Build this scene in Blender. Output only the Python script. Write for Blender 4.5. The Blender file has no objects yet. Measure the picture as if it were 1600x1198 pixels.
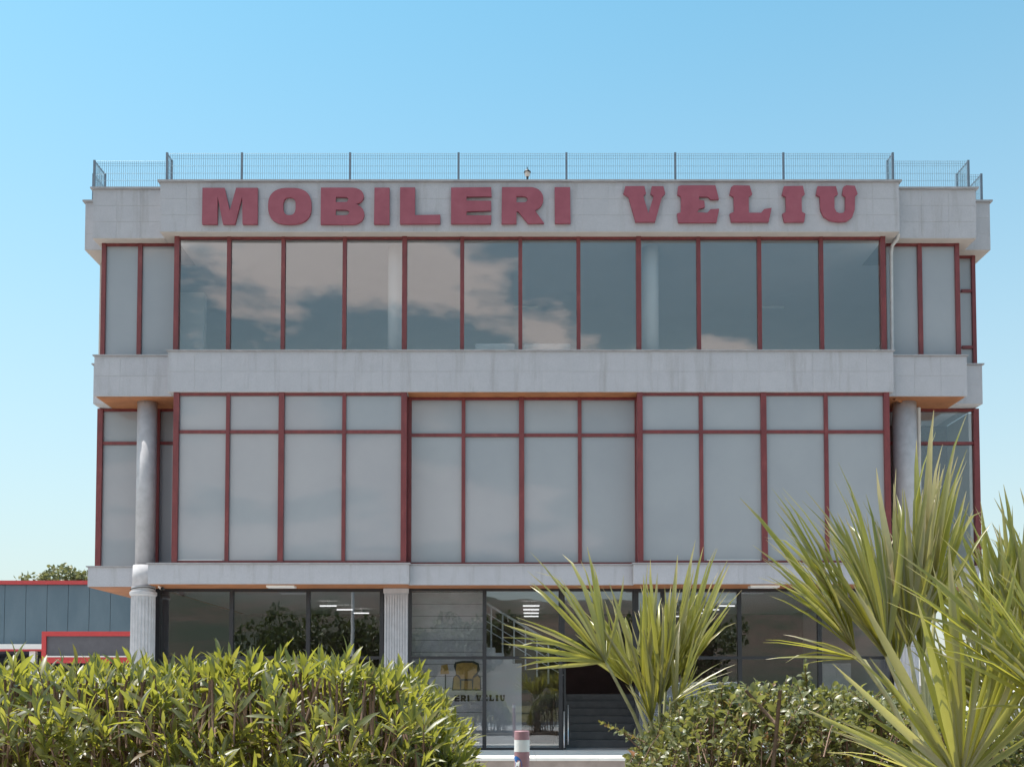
import bpy, math, random
import numpy as np
from mathutils import Vector, Matrix

random.seed(7)
rng = np.random.default_rng(11)
scene = bpy.context.scene
COL = scene.collection
R = math.radians

# ------------------------------------------------------------------ camera, sky, sun, exposure
F = 1656.0                      # focal length in photo pixels (1600 wide)
TH = R(2.5)                     # slight upward pitch
HOR = 1085.0                    # photo row of the horizon
EYE = 1.6
PY = HOR - F * math.tan(TH)
cd = bpy.data.cameras.new("camera")
cd.sensor_width = 36.0
cd.sensor_fit = 'HORIZONTAL'
cd.lens = 36.0 * F / 1600.0
cd.shift_y = (PY - 599.0) / 1600.0
cd.clip_start = 0.1
cd.clip_end = 5000
cam = bpy.data.objects.new("camera", cd)
COL.objects.link(cam)
cam.location = (0, 0, EYE)
cam.rotation_euler = (R(90) + TH, 0, 0)
scene.camera = cam

SUN_AZ = R(285)                 # clockwise from +Y: the sun stands to the left, a little behind the building
SUN_EL = R(70)
world = bpy.data.worlds.new("World")
scene.world = world
world.use_nodes = True
wn, wl = world.node_tree.nodes, world.node_tree.links
wn.clear()
wout = wn.new('ShaderNodeOutputWorld')
bg = wn.new('ShaderNodeBackground')
sky = wn.new('ShaderNodeTexSky')
sky.sky_type = 'NISHITA'
sky.sun_disc = False
sky.sun_elevation = SUN_EL
sky.sun_rotation = SUN_AZ
sky.altitude = 0
sky.air_density = 1.0
sky.dust_density = 0.6
sky.ozone_density = 1.0
bg.inputs['Strength'].default_value = 0.15
# scattered fair-weather clouds on the northern side of the sky (seen mirrored in the top-floor glass)
tc = wn.new('ShaderNodeTexCoord')
sep = wn.new('ShaderNodeSeparateXYZ')
wl.new(tc.outputs['Generated'], sep.inputs[0])
def wmath(op, a, b=None, clamp=False):
    n = wn.new('ShaderNodeMath'); n.operation = op; n.use_clamp = clamp
    for i, v in enumerate((a, b)):
        if v is None: continue
        if isinstance(v, (int, float)): n.inputs[i].default_value = v
        else: wl.new(v, n.inputs[i])
    return n.outputs[0]
zc = wmath('MAXIMUM', sep.outputs['Z'], 0.04)
zc = wmath('ADD', zc, 0.12)
cx_ = wmath('DIVIDE', sep.outputs['X'], zc)
cy_ = wmath('DIVIDE', sep.outputs['Y'], zc)
comb = wn.new('ShaderNodeCombineXYZ')
wl.new(wmath('ADD', cx_, 0.5), comb.inputs[0]); wl.new(cy_, comb.inputs[1])
cn = wn.new('ShaderNodeTexNoise')
cn.inputs['Scale'].default_value = 1.15
cn.inputs['Detail'].default_value = 9
cn.inputs['Roughness'].default_value = 0.58
wl.new(comb.outputs[0], cn.inputs['Vector'])
north = wn.new('ShaderNodeMapRange')
wl.new(sep.outputs['Y'], north.inputs['Value'])
north.inputs['From Min'].default_value = 0.15
north.inputs['From Max'].default_value = -0.45
cr = wn.new('ShaderNodeMapRange')
thin = wmath('MINIMUM', wmath('MAXIMUM', wmath('MULTIPLY', cx_, -0.16), -0.16), 0.07)
wl.new(wmath('ADD', cn.outputs['Fac'], thin), cr.inputs['Value'])
cr.inputs['From Min'].default_value = 0.53
cr.inputs['From Max'].default_value = 0.575
cmask = wmath('MULTIPLY', cr.outputs[0], north.outputs[0], True)
up = wn.new('ShaderNodeMapRange')
wl.new(sep.outputs['Z'], up.inputs['Value'])
up.inputs['From Min'].default_value = 0.0
up.inputs['From Max'].default_value = 0.1
cmask = wmath('MULTIPLY', cmask, up.outputs[0], True)
cmix = wn.new('ShaderNodeMixRGB')
wl.new(cmask, cmix.inputs[0])
tint = wn.new('ShaderNodeMixRGB'); tint.blend_type = 'MULTIPLY'; tint.inputs[0].default_value = 1.0
tint.inputs[2].default_value = (0.64, 1.02, 0.88, 1)
wl.new(sky.outputs[0], tint.inputs[1])
# even summer haze that whitens the sky towards the horizon all the way round
hz = wn.new('ShaderNodeMapRange')
wl.new(sep.outputs['Z'], hz.inputs['Value'])
hz.inputs['From Min'].default_value = 0.6
hz.inputs['From Max'].default_value = 0.0
hzf = wmath('MULTIPLY', wmath('POWER', hz.outputs[0], 1.35), 0.98, True)
hmix = wn.new('ShaderNodeMixRGB')
wl.new(hzf, hmix.inputs[0]); wl.new(tint.outputs[0], hmix.inputs[1])
hmix.inputs[2].default_value = (2.9, 2.8, 2.75, 1)
wl.new(hmix.outputs[0], cmix.inputs[1])
cmix.inputs[2].default_value = (6.6, 6.0, 5.85, 1)
wl.new(cmix.outputs[0], bg.inputs['Color'])
wl.new(bg.outputs[0], wout.inputs['Surface'])

sl = bpy.data.lights.new("sun", 'SUN')
sl.energy = 4.2
sl.angle = R(0.5)
sl.color = (1.0, 0.95, 0.87)
sun = bpy.data.objects.new("sun", sl)
COL.objects.link(sun)
sdir = Vector((math.sin(SUN_AZ) * math.cos(SUN_EL), math.cos(SUN_AZ) * math.cos(SUN_EL), math.sin(SUN_EL)))
sun.rotation_euler = sdir.to_track_quat('Z', 'Y').to_euler()
sun.location = (-20, 5, 40)

scene.view_settings.view_transform = 'Standard'
scene.view_settings.look = 'None'
scene.view_settings.exposure = 0.76
scene.view_settings.gamma = 1.0
scene.view_settings.use_curve_mapping = False
scene.cycles.max_bounces = 10
scene.cycles.transparent_max_bounces = 24

# ------------------------------------------------------------------ helpers
def Pt(px, py, Y):
    """photo pixel + distance along Y (given by what the thing stands on) -> world point"""
    u = (px - 800.0) / F
    v = (PY - py) / F
    t = Y / (math.cos(TH) - v * math.sin(TH))
    return Vector((t * u, Y, EYE + t * (math.sin(TH) + v * math.cos(TH))))
def Zp(py, Y): return Pt(800, py, Y).z
def Xp(px, Y, py=620): return Pt(px, py, Y).x
def pix(p):
    d = p[1] * math.cos(TH) + (p[2] - EYE) * math.sin(TH)
    v = (p[2] - EYE) * math.cos(TH) - p[1] * math.sin(TH)
    return 800 + F * p[0] / d, PY - F * v / d

MATS = {}
class NT:
    def __init__(s, name):
        m = bpy.data.materials.new(name); m.use_nodes = True
        s.m = m; s.n = m.node_tree.nodes; s.l = m.node_tree.links
        s.n.clear()
        s.out = s.n.new('ShaderNodeOutputMaterial')
        MATS[name] = m
    def new(s, t, **kw):
        n = s.n.new(t)
        for k, v in kw.items():
            if k in n.inputs: s.set(n, k, v)
            else: setattr(n, k, v)
        return n
    def set(s, n, k, v):
        if hasattr(v, 'is_output'): s.l.new(v, n.inputs[k])
        else: n.inputs[k].default_value = v
    def ramp(s, fac, stops):
        r = s.n.new('ShaderNodeValToRGB')
        e = r.color_ramp.elements
        while len(e) < len(stops): e.new(0.5)
        for el, (p, c) in zip(e, stops):
            el.position = p; el.color = (*c, 1) if len(c) == 3 else c
        s.l.new(fac, r.inputs[0])
        return r.outputs[0]
    def noise(s, scale, detail=5, rough=0.55, coord='Object', stretch=None):
        t = s.n.new('ShaderNodeTexCoord')
        n = s.n.new('ShaderNodeTexNoise')
        n.inputs['Scale'].default_value = scale
        n.inputs['Detail'].default_value = detail
        n.inputs['Roughness'].default_value = rough
        if coord == 'World':
            g = s.n.new('ShaderNodeNewGeometry'); src = g.outputs['Position']
        else: src = t.outputs[coord]
        if stretch:
            mp = s.n.new('ShaderNodeMapping'); mp.inputs['Scale'].default_value = stretch
            s.l.new(src, mp.inputs[0]); src = mp.outputs[0]
        s.l.new(src, n.inputs['Vector'])
        return n.outputs['Fac']
    def mix(s, fac, a, b, mode='MIX'):
        n = s.n.new('ShaderNodeMixRGB'); n.blend_type = mode
        for i, v in enumerate((fac, a, b)):
            if hasattr(v, 'is_output'): s.l.new(v, n.inputs[i])
            elif isinstance(v, (int, float)): n.inputs[i].default_value = v
            else: n.inputs[i].default_value = (*v, 1) if len(v) == 3 else v
        return n.outputs[0]
    def bump(s, h, strength=0.3, dist=0.01):
        b = s.n.new('ShaderNodeBump'); b.inputs['Strength'].default_value = strength
        b.inputs['Distance'].default_value = dist
        s.l.new(h, b.inputs['Height'])
        return b.outputs[0]
    def pbr(s, color, rough=0.6, metal=0.0, normal=None, spec=0.5, coat=0.0):
        p = s.n.new('ShaderNodeBsdfPrincipled')
        if hasattr(color, 'is_output'): s.l.new(color, p.inputs['Base Color'])
        else: p.inputs['Base Color'].default_value = (*color, 1)
        if hasattr(rough, 'is_output'): s.l.new(rough, p.inputs['Roughness'])
        else: p.inputs['Roughness'].default_value = rough
        p.inputs['Metallic'].default_value = metal
        p.inputs['Specular IOR Level'].default_value = spec
        p.inputs['Coat Weight'].default_value = coat
        p.inputs['Coat Roughness'].default_value = 0.03
        if normal is not None: s.l.new(normal, p.inputs['Normal'])
        return p.outputs[0]
    def done(s, sh):
        s.l.new(sh, s.out.inputs['Surface'])
        return s.m

def simple(name, col, rough=0.6, metal=0.0, var=0.12, nscale=6.0, spec=0.5, bump=0.0, coord='World'):
    t = NT(name)
    f = t.noise(nscale, 6, 0.6, coord)
    lo = tuple(c * (1 - var) for c in col); hi = tuple(min(1, c * (1 + var)) for c in col)
    c = t.ramp(f, [(0.3, lo), (0.7, hi)])
    nb = t.bump(t.noise(nscale * 12, 4, 0.6, coord), bump, 0.01) if bump else None
    return t.done(t.pbr(c, rough, metal, nb, spec))

# cladding stone: each tile a slightly different tone, fine grain, faint run-off streaks
t = NT('stone')
oi = t.new('ShaderNodeObjectInfo')
f1 = t.noise(3.0, 6, 0.65, 'World')
f2 = t.noise(60.0, 3, 0.6, 'World')
f3 = t.noise(1.0, 5, 0.6, 'World', (5.0, 5.0, 0.5))
c = t.ramp(oi.outputs['Random'], [(0.0, (0.41, 0.412, 0.455)), (1.0, (0.45, 0.452, 0.495))])
c = t.mix(0.55, c, t.ramp(f1, [(0.3, (0.38, 0.38, 0.42)), (0.7, (0.46, 0.458, 0.50))]))
c = t.mix(t.ramp(f3, [(0.53, (0, 0, 0)), (0.74, (0.55, 0.55, 0.55))]), c, (0.26, 0.245, 0.25))
c = t.mix(0.12, c, t.ramp(f2, [(0.35, (0.25, 0.25, 0.25)), (0.65, (0.75, 0.75, 0.75))]))
t.done(t.pbr(c, 0.75, 0, t.bump(f2, 0.25, 0.004), 0.3))
simple('grout', (0.50, 0.49, 0.50), 0.9, var=0.08, nscale=4)
simple('coping', (0.34, 0.33, 0.345), 0.6, var=0.15, nscale=5, bump=0.1)
simple('render_white', (0.50, 0.45, 0.42), 0.85, var=0.08, nscale=2, bump=0.1)
simple('column_stone', (0.47, 0.465, 0.49), 0.7, var=0.12, nscale=5, bump=0.15)
simple('soffit_orange', (0.38, 0.155, 0.065), 0.65, var=0.2, nscale=3)
simple('ceiling_white', (0.83, 0.80, 0.78), 0.9, var=0.03, nscale=1)
simple('interior_wall', (0.80, 0.78, 0.76), 0.9, var=0.04, nscale=1)
simple('interior_floor', (0.46, 0.45, 0.45), 0.35, var=0.2, nscale=2)
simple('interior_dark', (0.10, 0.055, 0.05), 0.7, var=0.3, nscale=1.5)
simple('dark_tile', (0.075, 0.072, 0.075), 0.4, var=0.25, nscale=5)
simple('groove_wall', (0.66, 0.62, 0.59), 0.8, var=0.12, nscale=4)
simple('black_frame', (0.018, 0.018, 0.022), 0.4, var=0.2)
simple('steel', (0.62, 0.62, 0.62), 0.28, 1.0, var=0.08)
simple('white_paint', (0.80, 0.80, 0.79), 0.5, var=0.04)
simple('cushion_white', (0.72, 0.70, 0.68), 0.9, var=0.06)
simple('kerb_stone', (0.74, 0.72, 0.68), 0.7, var=0.08, nscale=3, bump=0.2)
simple('plinth_brown', (0.33, 0.27, 0.24), 0.8, var=0.18, nscale=4, bump=0.2)
simple('fence_post', (0.16, 0.19, 0.23), 0.45, 0.3, var=0.15)
simple('fence_wire', (0.26, 0.38, 0.46), 0.4, 0.3, var=0.1)
simple('lantern_black', (0.02, 0.02, 0.024), 0.4, var=0.2)
simple('lantern_glass', (0.62, 0.55, 0.50), 0.25, var=0.05)
simple('cable_black', (0.015, 0.015, 0.015), 0.6)
simple('pipe_grey', (0.55, 0.53, 0.52), 0.45, var=0.1)
simple('neighbour_trim_red', (0.50, 0.055, 0.06), 0.45, var=0.1)
simple('sign_red', (0.58, 0.055, 0.06), 0.4, var=0.06)
simple('sign_grey', (0.115, 0.115, 0.135), 0.6, var=0.1)
simple('hall_shade', (0.05, 0.06, 0.085), 0.7, var=0.2, nscale=1)  # dark navy carries the shade inside the hall's open bay
simple('bollard_red', (0.36, 0.19, 0.21), 0.5, var=0.12, nscale=12)
simple('bollard_white', (0.78, 0.78, 0.76), 0.45, var=0.05)
simple('arrow_blue', (0.015, 0.13, 0.42), 0.4, var=0.05)
simple('print_black', (0.02, 0.018, 0.018), 0.6)
simple('print_ochre', (0.50, 0.30, 0.07), 0.7, var=0.25, nscale=9)
simple('bark', (0.17, 0.115, 0.08), 0.9, var=0.35, nscale=25, bump=0.5)
simple('twig', (0.23, 0.145, 0.105), 0.8, var=0.35, nscale=20)
simple('palm_fibre', (0.22, 0.15, 0.09), 0.95, var=0.4, nscale=30, bump=0.6)
simple('petiole', (0.36, 0.34, 0.17), 0.5, var=0.25, nscale=14)
simple('soil', (0.12, 0.085, 0.06), 0.95, var=0.3, nscale=5, bump=0.6)
simple('car_silver', (0.60, 0.63, 0.66), 0.25, 0.4, var=0.02)
simple('car_white', (0.80, 0.81, 0.82), 0.22, 0.0, var=0.02)
simple('car_glass', (0.03, 0.04, 0.05), 0.05, 0.0, var=0.05)
simple('tyre', (0.02, 0.02, 0.02), 0.85)
simple('tail_red', (0.40, 0.01, 0.015), 0.2)
simple('headlight_clear', (0.7, 0.72, 0.75), 0.1)
simple('asphalt_road', (0.055, 0.055, 0.058), 0.9, var=0.2, nscale=2, bump=0.4)
simple('road_paint', (0.75, 0.75, 0.72), 0.7, var=0.08)

# red painted frames: worn towards chalky pink in places
t = NT('frame_red')
f = t.noise(7.0, 7, 0.65, 'World', (1, 1, 0.35))
c = t.ramp(f, [(0.25, (0.125, 0.022, 0.026)), (0.6, (0.19, 0.036, 0.038)), (0.85, (0.27, 0.085, 0.075))])
t.done(t.pbr(c, 0.42, 0, t.bump(t.noise(40, 4, 0.6, 'World'), 0.1, 0.003)))
t = NT('letter_red')
f = t.noise(4.0, 7, 0.65, 'World')
c = t.ramp(f, [(0.25, (0.255, 0.058, 0.085)), (0.6, (0.31, 0.078, 0.11)), (0.85, (0.34, 0.11, 0.14))])
t.done(t.pbr(c, 0.55))

t = NT('lamp_lit')
e = t.new('ShaderNodeEmission'); e.inputs[0].default_value = (1, 0.97, 0.92, 1); e.inputs[1].default_value = 1.0
t.done(e.outputs[0])
# glass: reflection by Fresnel over see-through, very slightly wavy sheets
def glass(name, tint, base_fac, wav, wscale, stretch):
    t = NT(name)
    tr = t.new('ShaderNodeBsdfTransparent'); tr.inputs[0].default_value = (*tint, 1)
    gl = t.new('ShaderNodeBsdfGlossy'); gl.inputs['Roughness'].default_value = 0.0
    gl.inputs[0].default_value = (0.95, 0.96, 0.97, 1)
    nb = t.bump(t.noise(wscale, 2, 0.4, 'World', stretch), wav, 0.02)
    t.l.new(nb, gl.inputs['Normal'])
    fr = t.new('ShaderNodeFresnel'); fr.inputs[0].default_value = 1.5
    a = t.new('ShaderNodeMath', operation='ADD', use_clamp=True)
    t.l.new(fr.outputs[0], a.inputs[0]); a.inputs[1].default_value = base_fac
    mx = t.new('ShaderNodeMixShader')
    t.l.new(a.outputs[0], mx.inputs[0]); t.l.new(tr.outputs[0], mx.inputs[1]); t.l.new(gl.outputs[0], mx.inputs[2])
    t.done(mx.outputs[0])
glass('glass_clear', (0.97, 0.98, 0.99), 0.045, 0.012, 1.2, (1, 1, 1))
glass('glass_shop', (0.88, 0.90, 0.93), 0.085, 0.035, 1.0, (0.5, 0.5, 2.5))
# panes with whitish privacy film
t = NT('glass_film')
f = t.noise(0.8, 4, 0.55, 'World')
oi = t.new('ShaderNodeObjectInfo')
c = t.ramp(f, [(0.3, (0.28, 0.295, 0.325)), (0.7, (0.33, 0.343, 0.37))])
c = t.mix(0.35, c, t.ramp(oi.outputs['Random'], [(0, (0.26, 0.275, 0.305)), (1, (0.34, 0.35, 0.37))]))
t.done(t.pbr(c, 0.5, 0, None, 0.3, 1.0))

# neighbour's metal sheet wall
t = NT('neighbour_sheet')
c = t.ramp(t.noise(1.2, 6, 0.6, 'World', (1, 1, 0.4)), [(0.3, (0.095, 0.15, 0.195)), (0.7, (0.135, 0.195, 0.24))])
t.done(t.pbr(c, 0.5, 0.2))

# ground
t = NT('ground')
f = t.noise(0.35, 8, 0.65, 'World'); f2 = t.noise(14, 5, 0.6, 'World')
c = t.ramp(f, [(0.3, (0.33, 0.31, 0.30)), (0.7, (0.43, 0.405, 0.39))])
c = t.mix(0.25, c, t.ramp(f2, [(0.3, (0.2, 0.19, 0.18)), (0.7, (0.55, 0.53, 0.5))]))
t.done(t.pbr(c, 0.9, 0, t.bump(f2, 0.4, 0.01)))
t = NT('dry_field')
c = t.ramp(t.noise(0.03, 9, 0.7, 'World'), [(0.3, (0.10, 0.10, 0.045)), (0.55, (0.17, 0.145, 0.07)), (0.75, (0.22, 0.18, 0.10))])
t.done(t.pbr(c, 0.95))
t = NT('hill')
f = t.noise(0.012, 9, 0.62, 'World'); f2 = t.noise(0.09, 6, 0.7, 'World')
c = t.ramp(f, [(0.35, (0.03, 0.045, 0.025)), (0.52, (0.085, 0.058, 0.04)), (0.7, (0.13, 0.085, 0.06))])
c = t.mix(t.ramp(f2, [(0.45, (0, 0, 0)), (0.6, (0.8, 0.8, 0.8))]), c, (0.04, 0.05, 0.025))
t.done(t.pbr(c, 0.95))

# leaves: two-sided, let light through, shiny cuticle
def leafmat(name, stops, trans_col, trans=0.35, rough=0.32, spec=0.5, by='island', tips=False):
    t = NT(name)
    if by == 'island':
        g = t.new('ShaderNodeNewGeometry'); rnd = g.outputs['Random Per Island']
    else:
        g = t.new('ShaderNodeObjectInfo'); rnd = g.outputs['Random']
    c = t.ramp(rnd, stops)
    f = t.noise(30, 3, 0.5, 'World')
    c = t.mix(0.25, c, t.ramp(f, [(0.3, (0.03, 0.045, 0.012)), (0.7, (0.16, 0.17, 0.06))]))
    if tips:
        tcx = t.new('ShaderNodeTexCoord'); sx = t.new('ShaderNodeSeparateXYZ'); t.l.new(tcx.outputs['Object'], sx.inputs[0])
        ad = t.new('ShaderNodeMath', operation='MULTIPLY_ADD'); t.l.new(rnd, ad.inputs[0]); ad.inputs[1].default_value = 0.16; t.l.new(sx.outputs[0], ad.inputs[2])
        c = t.mix(t.ramp(ad.outputs[0], [(0.90, (0, 0, 0)), (1.0, (0.9, 0.9, 0.9))]), c, (0.42, 0.34, 0.22))
    p = t.pbr(c, rough, 0, None, spec)
    tl = t.new('ShaderNodeBsdfTranslucent')
    t.l.new(t.mix(0.6, c, trans_col), tl.inputs[0])
    mx = t.new('ShaderNodeMixShader'); mx.inputs[0].default_value = trans
    t.l.new(p, mx.inputs[1]); t.l.new(tl.outputs[0], mx.inputs[2])
    t.done(mx.outputs[0])
OLE = [(0.0, (0.035, 0.045, 0.016)), (0.35, (0.08, 0.095, 0.028)), (0.65, (0.175, 0.185, 0.045)), (0.82, (0.25, 0.245, 0.06)), (0.92, (0.26, 0.22, 0.10)), (1.0, (0.19, 0.10, 0.05))]
leafmat('oleander_leaf', OLE, (0.60, 0.58, 0.06), 0.48, 0.42, 1.0)
leafmat('oleander_leaf_single', OLE, (0.60, 0.58, 0.06), 0.48, 0.42, 1.0, by='object')
SHR = [(0.0, (0.075, 0.085, 0.035)), (0.5, (0.16, 0.172, 0.07)), (0.82, (0.22, 0.225, 0.09)), (0.93, (0.30, 0.24, 0.08)), (1.0, (0.34, 0.12, 0.06))]
leafmat('shrub_leaf', SHR, (0.50, 0.50, 0.10), 0.36, 0.42, 1.0)
leafmat('shrub_leaf_single', SHR, (0.50, 0.50, 0.10), 0.36, 0.42, 1.0, by='object')
PAL = [(0.0, (0.13, 0.14, 0.045)), (0.25, (0.25, 0.245, 0.06)), (0.5, (0.32, 0.31, 0.075)), (0.7, (0.30, 0.285, 0.15)), (0.88, (0.38, 0.35, 0.24)), (1.0, (0.42, 0.33, 0.20))]
leafmat('palm_leaf', PAL, (0.72, 0.66, 0.07), 0.5, 0.33, 0.9, by='object', tips=True)
leafmat('tree_leaf', [(0, (0.03, 0.045, 0.016)), (0.6, (0.06, 0.08, 0.03)), (1, (0.10, 0.11, 0.045))], (0.2, 0.26, 0.05), 0.25, 0.45)
leafmat('far_leaf', [(0, (0.12, 0.125, 0.06)), (0.6, (0.22, 0.22, 0.11)), (1, (0.30, 0.28, 0.15))], (0.3, 0.3, 0.08), 0.3, 0.45)

WL = {}
def link(o, parent=None, world=None):
    COL.objects.link(o)
    w = Vector(world) if world is not None else Vector((0, 0, 0))
    WL[o.name] = w
    if parent is not None:
        o.parent = parent
        o.location = w - WL[parent.name]
    else: o.location = w
    return o
def tag(o, label=None, cat=None, group=None, kind=None):
    if label: o['label'] = label
    if cat: o['category'] = cat
    if group: o['group'] = group
    if kind: o['kind'] = kind
    return o
def empty(name, loc, label=None, cat=None, group=None):
    o = bpy.data.objects.new(name, None); o.empty_display_size = 0.3
    link(o, None, loc)
    return tag(o, label, cat, group)

class MB:
    """collects geometry of one part"""
    def __init__(s): s.v = []; s.f = []; s.mi = []
    def box(s, x0, x1, y0, y1, z0, z1, mi=0):
        b = len(s.v)
        s.v += [(x0, y0, z0), (x1, y0, z0), (x1, y1, z0), (x0, y1, z0), (x0, y0, z1), (x1, y0, z1), (x1, y1, z1), (x0, y1, z1)]
        for q in ((0, 3, 2, 1), (4, 5, 6, 7), (0, 1, 5, 4), (1, 2, 6, 5), (2, 3, 7, 6), (3, 0, 4, 7)):
            s.f.append(tuple(b + i for i in q)); s.mi.append(mi)
        return s
    def tube(s, pts, r, n=8, mi=0, cap=True):
        pts = [Vector(p) for p in pts]
        rr = r if isinstance(r, (list, tuple)) else [r] * len(pts)
        b = len(s.v)
        ref = None
        for i, p in enumerate(pts):
            d = (pts[min(i + 1, len(pts) - 1)] - pts[max(i - 1, 0)]).normalized()
            if ref is None:
                ref = Vector((0, 0, 1)) if abs(d.z) < 0.9 else Vector((1, 0, 0))
            a = d.cross(ref).normalized(); c = d.cross(a).normalized(); ref = -c if False else ref
            for k in range(n):
                an = 2 * math.pi * k / n
                q = p + (a * math.cos(an) + c * math.sin(an)) * rr[i]
                s.v.append(tuple(q))
        for i in range(len(pts) - 1):
            for k in range(n):
                s.f.append((b + i * n + k, b + i * n + (k + 1) % n, b + (i + 1) * n + (k + 1) % n, b + (i + 1) * n + k)); s.mi.append(mi)
        if cap:
            s.f.append(tuple(b + k for k in range(n))); s.mi.append(mi)
            s.f.append(tuple(b + (len(pts) - 1) * n + k for k in reversed(range(n)))); s.mi.append(mi)
        return s
    def lathe(s, prof, cx=0, cy=0, n=20, mi=0, mod=None):
        b = len(s.v)
        for r, z in prof:
            for k in range(n):
                an = 2 * math.pi * k / n
                q = r * (mod(k) if mod else 1)
                s.v.append((cx + q * math.cos(an), cy + q * math.sin(an), z))
        for i in range(len(prof) - 1):
            for k in range(n):
                s.f.append((b + i * n + k, b + i * n + (k + 1) % n, b + (i + 1) * n + (k + 1) % n, b + (i + 1) * n + k)); s.mi.append(mi)
        s.f.append(tuple(b + k for k in reversed(range(n)))); s.mi.append(mi)
        s.f.append(tuple(b + (len(prof) - 1) * n + k for k in range(n))); s.mi.append(mi)
        return s
    def prism(s, poly, y0, y1, mi=0):
        """outline in x,z extruded along y"""
        n = len(poly); b = len(s.v)
        s.v += [(x, y0, z) for x, z in poly] + [(x, y1, z) for x, z in poly]
        s.f.append(tuple(b + i for i in range(n))); s.mi.append(mi)
        s.f.append(tuple(b + n + i for i in reversed(range(n)))); s.mi.append(mi)
        for i in range(n):
            j = (i + 1) % n
            s.f.append((b + i, b + n + i, b + n + j, b + j)); s.mi.append(mi)
        return s
    def build(s, name, mats, parent=None, origin=None, smooth=False, bevel=0):
        """verts are in world coordinates; the object's origin goes to `origin` (default: base centre)"""
        v = np.array(s.v, dtype=float)
        if origin is None:
            lo, hi = v.min(0), v.max(0)
            origin = ((lo[0] + hi[0]) / 2, (lo[1] + hi[1]) / 2, lo[2])
        v -= np.array(origin)
        me = bpy.data.meshes.new(name)
        me.from_pydata(v.tolist(), [], s.f)
        for m in ([mats] if isinstance(mats, str) else mats): me.materials.append(MATS[m])
        for p, i in zip(me.polygons, s.mi): p.material_index = i; p.use_smooth = smooth
        o = bpy.data.objects.new(name, me)
        if bevel:
            bv = o.modifiers.new('bevel', 'BEVEL'); bv.width = bevel; bv.segments = 2; bv.limit_method = 'ANGLE'
        return link(o, parent, origin)

BOXC = {}
def box(name, x0, x1, y0, y1, z0, z1, mat, parent=None):
    """a box part; alike boxes share their mesh"""
    k = (round(x1 - x0, 4), round(y1 - y0, 4), round(z1 - z0, 4), mat)
    if k not in BOXC:
        a, b, c = (x1 - x0) / 2, (y1 - y0) / 2, z1 - z0
        m = MB().box(-a, a, -b, b, 0, c)
        me = bpy.data.meshes.new(name); me.from_pydata(m.v, [], m.f); me.materials.append(MATS[mat])
        BOXC[k] = me
    o = bpy.data.objects.new(name, BOXC[k])
    return link(o, parent, ((x0 + x1) / 2, (y0 + y1) / 2, z0))

# ------------------------------------------------------------------ ground, road, hills
def sheet(name, x0, x1, y0, y1, z, mat):
    me = bpy.data.meshes.new(name)
    me.from_pydata([(x0, y0, z), (x1, y0, z), (x1, y1, z), (x0, y1, z)], [], [(0, 1, 2, 3)])
    me.materials.append(MATS[mat])
    return tag(link(bpy.data.objects.new(name, me)), kind='structure')
sheet('ground', -1500, 1500, -1500, 1500, 0, 'dry_field')
sheet('yard', -34, 34, -3.8, 62, 0.004, 'ground')
sheet('road', -400, 400, -16, -4, 0.004, 'asphalt_road')
tag(MB().box(-400, 400, -4.0, -3.8, 0, 0.13).build('road_kerb', 'kerb_stone'), kind='structure')
for k in range(-6, 7):
    sheet('lane_marking', k * 6 - 1.5, k * 6 + 1.5, -10.08, -9.92, 0.008, 'road_paint')
tag(MB().box(-9, 9, 4.4, 8.1, 0.0, 0.1).build('planting_bed', 'soil'), kind='structure')

hv, hf = [], []
NX, NY = 90, 26
hn = np.cumsum(rng.normal(0, 1, NX)); hn = np.convolve(hn, np.ones(9) / 9, 'same'); hn = (hn - hn.min()) / (np.ptp(hn) + 1e-6)
for j in range(NY):
    for i in range(NX):
        x = -700 + 1400 * i / (NX - 1); d = j / (NY - 1)
        h = (38 + 42 * hn[i]) * (math.sin(d * math.pi / 2) ** 1.3) + 5 * math.sin(i * 0.9 + j * 0.7) * d + rng.normal(0, 1.2) * d
        hv.append((x, -120 - 330 * d, h - 0.5))
for j in range(NY - 1):
    for i in range(NX - 1):
        a = j * NX + i
        hf.append((a, a + 1, a + NX + 1, a + NX))
me = bpy.data.meshes.new('hills'); me.from_pydata(hv, [], hf); me.materials.append(MATS['hill'])
for p in me.polygons: p.use_smooth = True
tag(link(bpy.data.objects.new('hills', me)), kind='structure')

rv, rf = [], []
for j in range(7):
    for i in range(80):
        x = -1300 + 2600 * i / 79
        h = (9 + 5 * math.sin(i * 0.37) + 3 * math.sin(i * 1.13 + 2)) * math.sin(j / 6 * math.pi / 2)
        rv.append((x, 520 + 60 * j, h - 0.4))
for j in range(6):
    for i in range(79):
        a = j * 80 + i; rf.append((a, a + 1, a + 81, a + 80))
me = bpy.data.meshes.new('far_ridge'); me.from_pydata(rv, [], rf); me.materials.append(MATS['hill'])
for p in me.polygons: p.use_smooth = True
tag(link(bpy.data.objects.new('far_ridge', me)), kind='structure')

# ------------------------------------------------------------------ the store building
YC, YW, YO = 24.0, 24.35, 25.0          # front planes: centre bay, wings, outer body
YB = 37.0
store = empty('store_building', (0, 30, 0), 'three-storey pale stone furniture store with dark red window frames', 'building')

def clad(parent, x0, x1, z0, z1, Y, tw=0.61, rows=3):
    """stone tiles with open joints on a face that looks towards -Y"""
    n = max(1, round((x1 - x0) / tw)); w = (x1 - x0) / n; h = (z1 - z0) / rows; g = 0.003
    for r in range(rows):
        for i in range(n):
            box('tile', x0 + i * w + g, x0 + (i + 1) * w - g, Y - 0.004 - 0.001 * random.random(), Y, z0 + r * h + g, z0 + (r + 1) * h - g, 'stone', parent)

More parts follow.
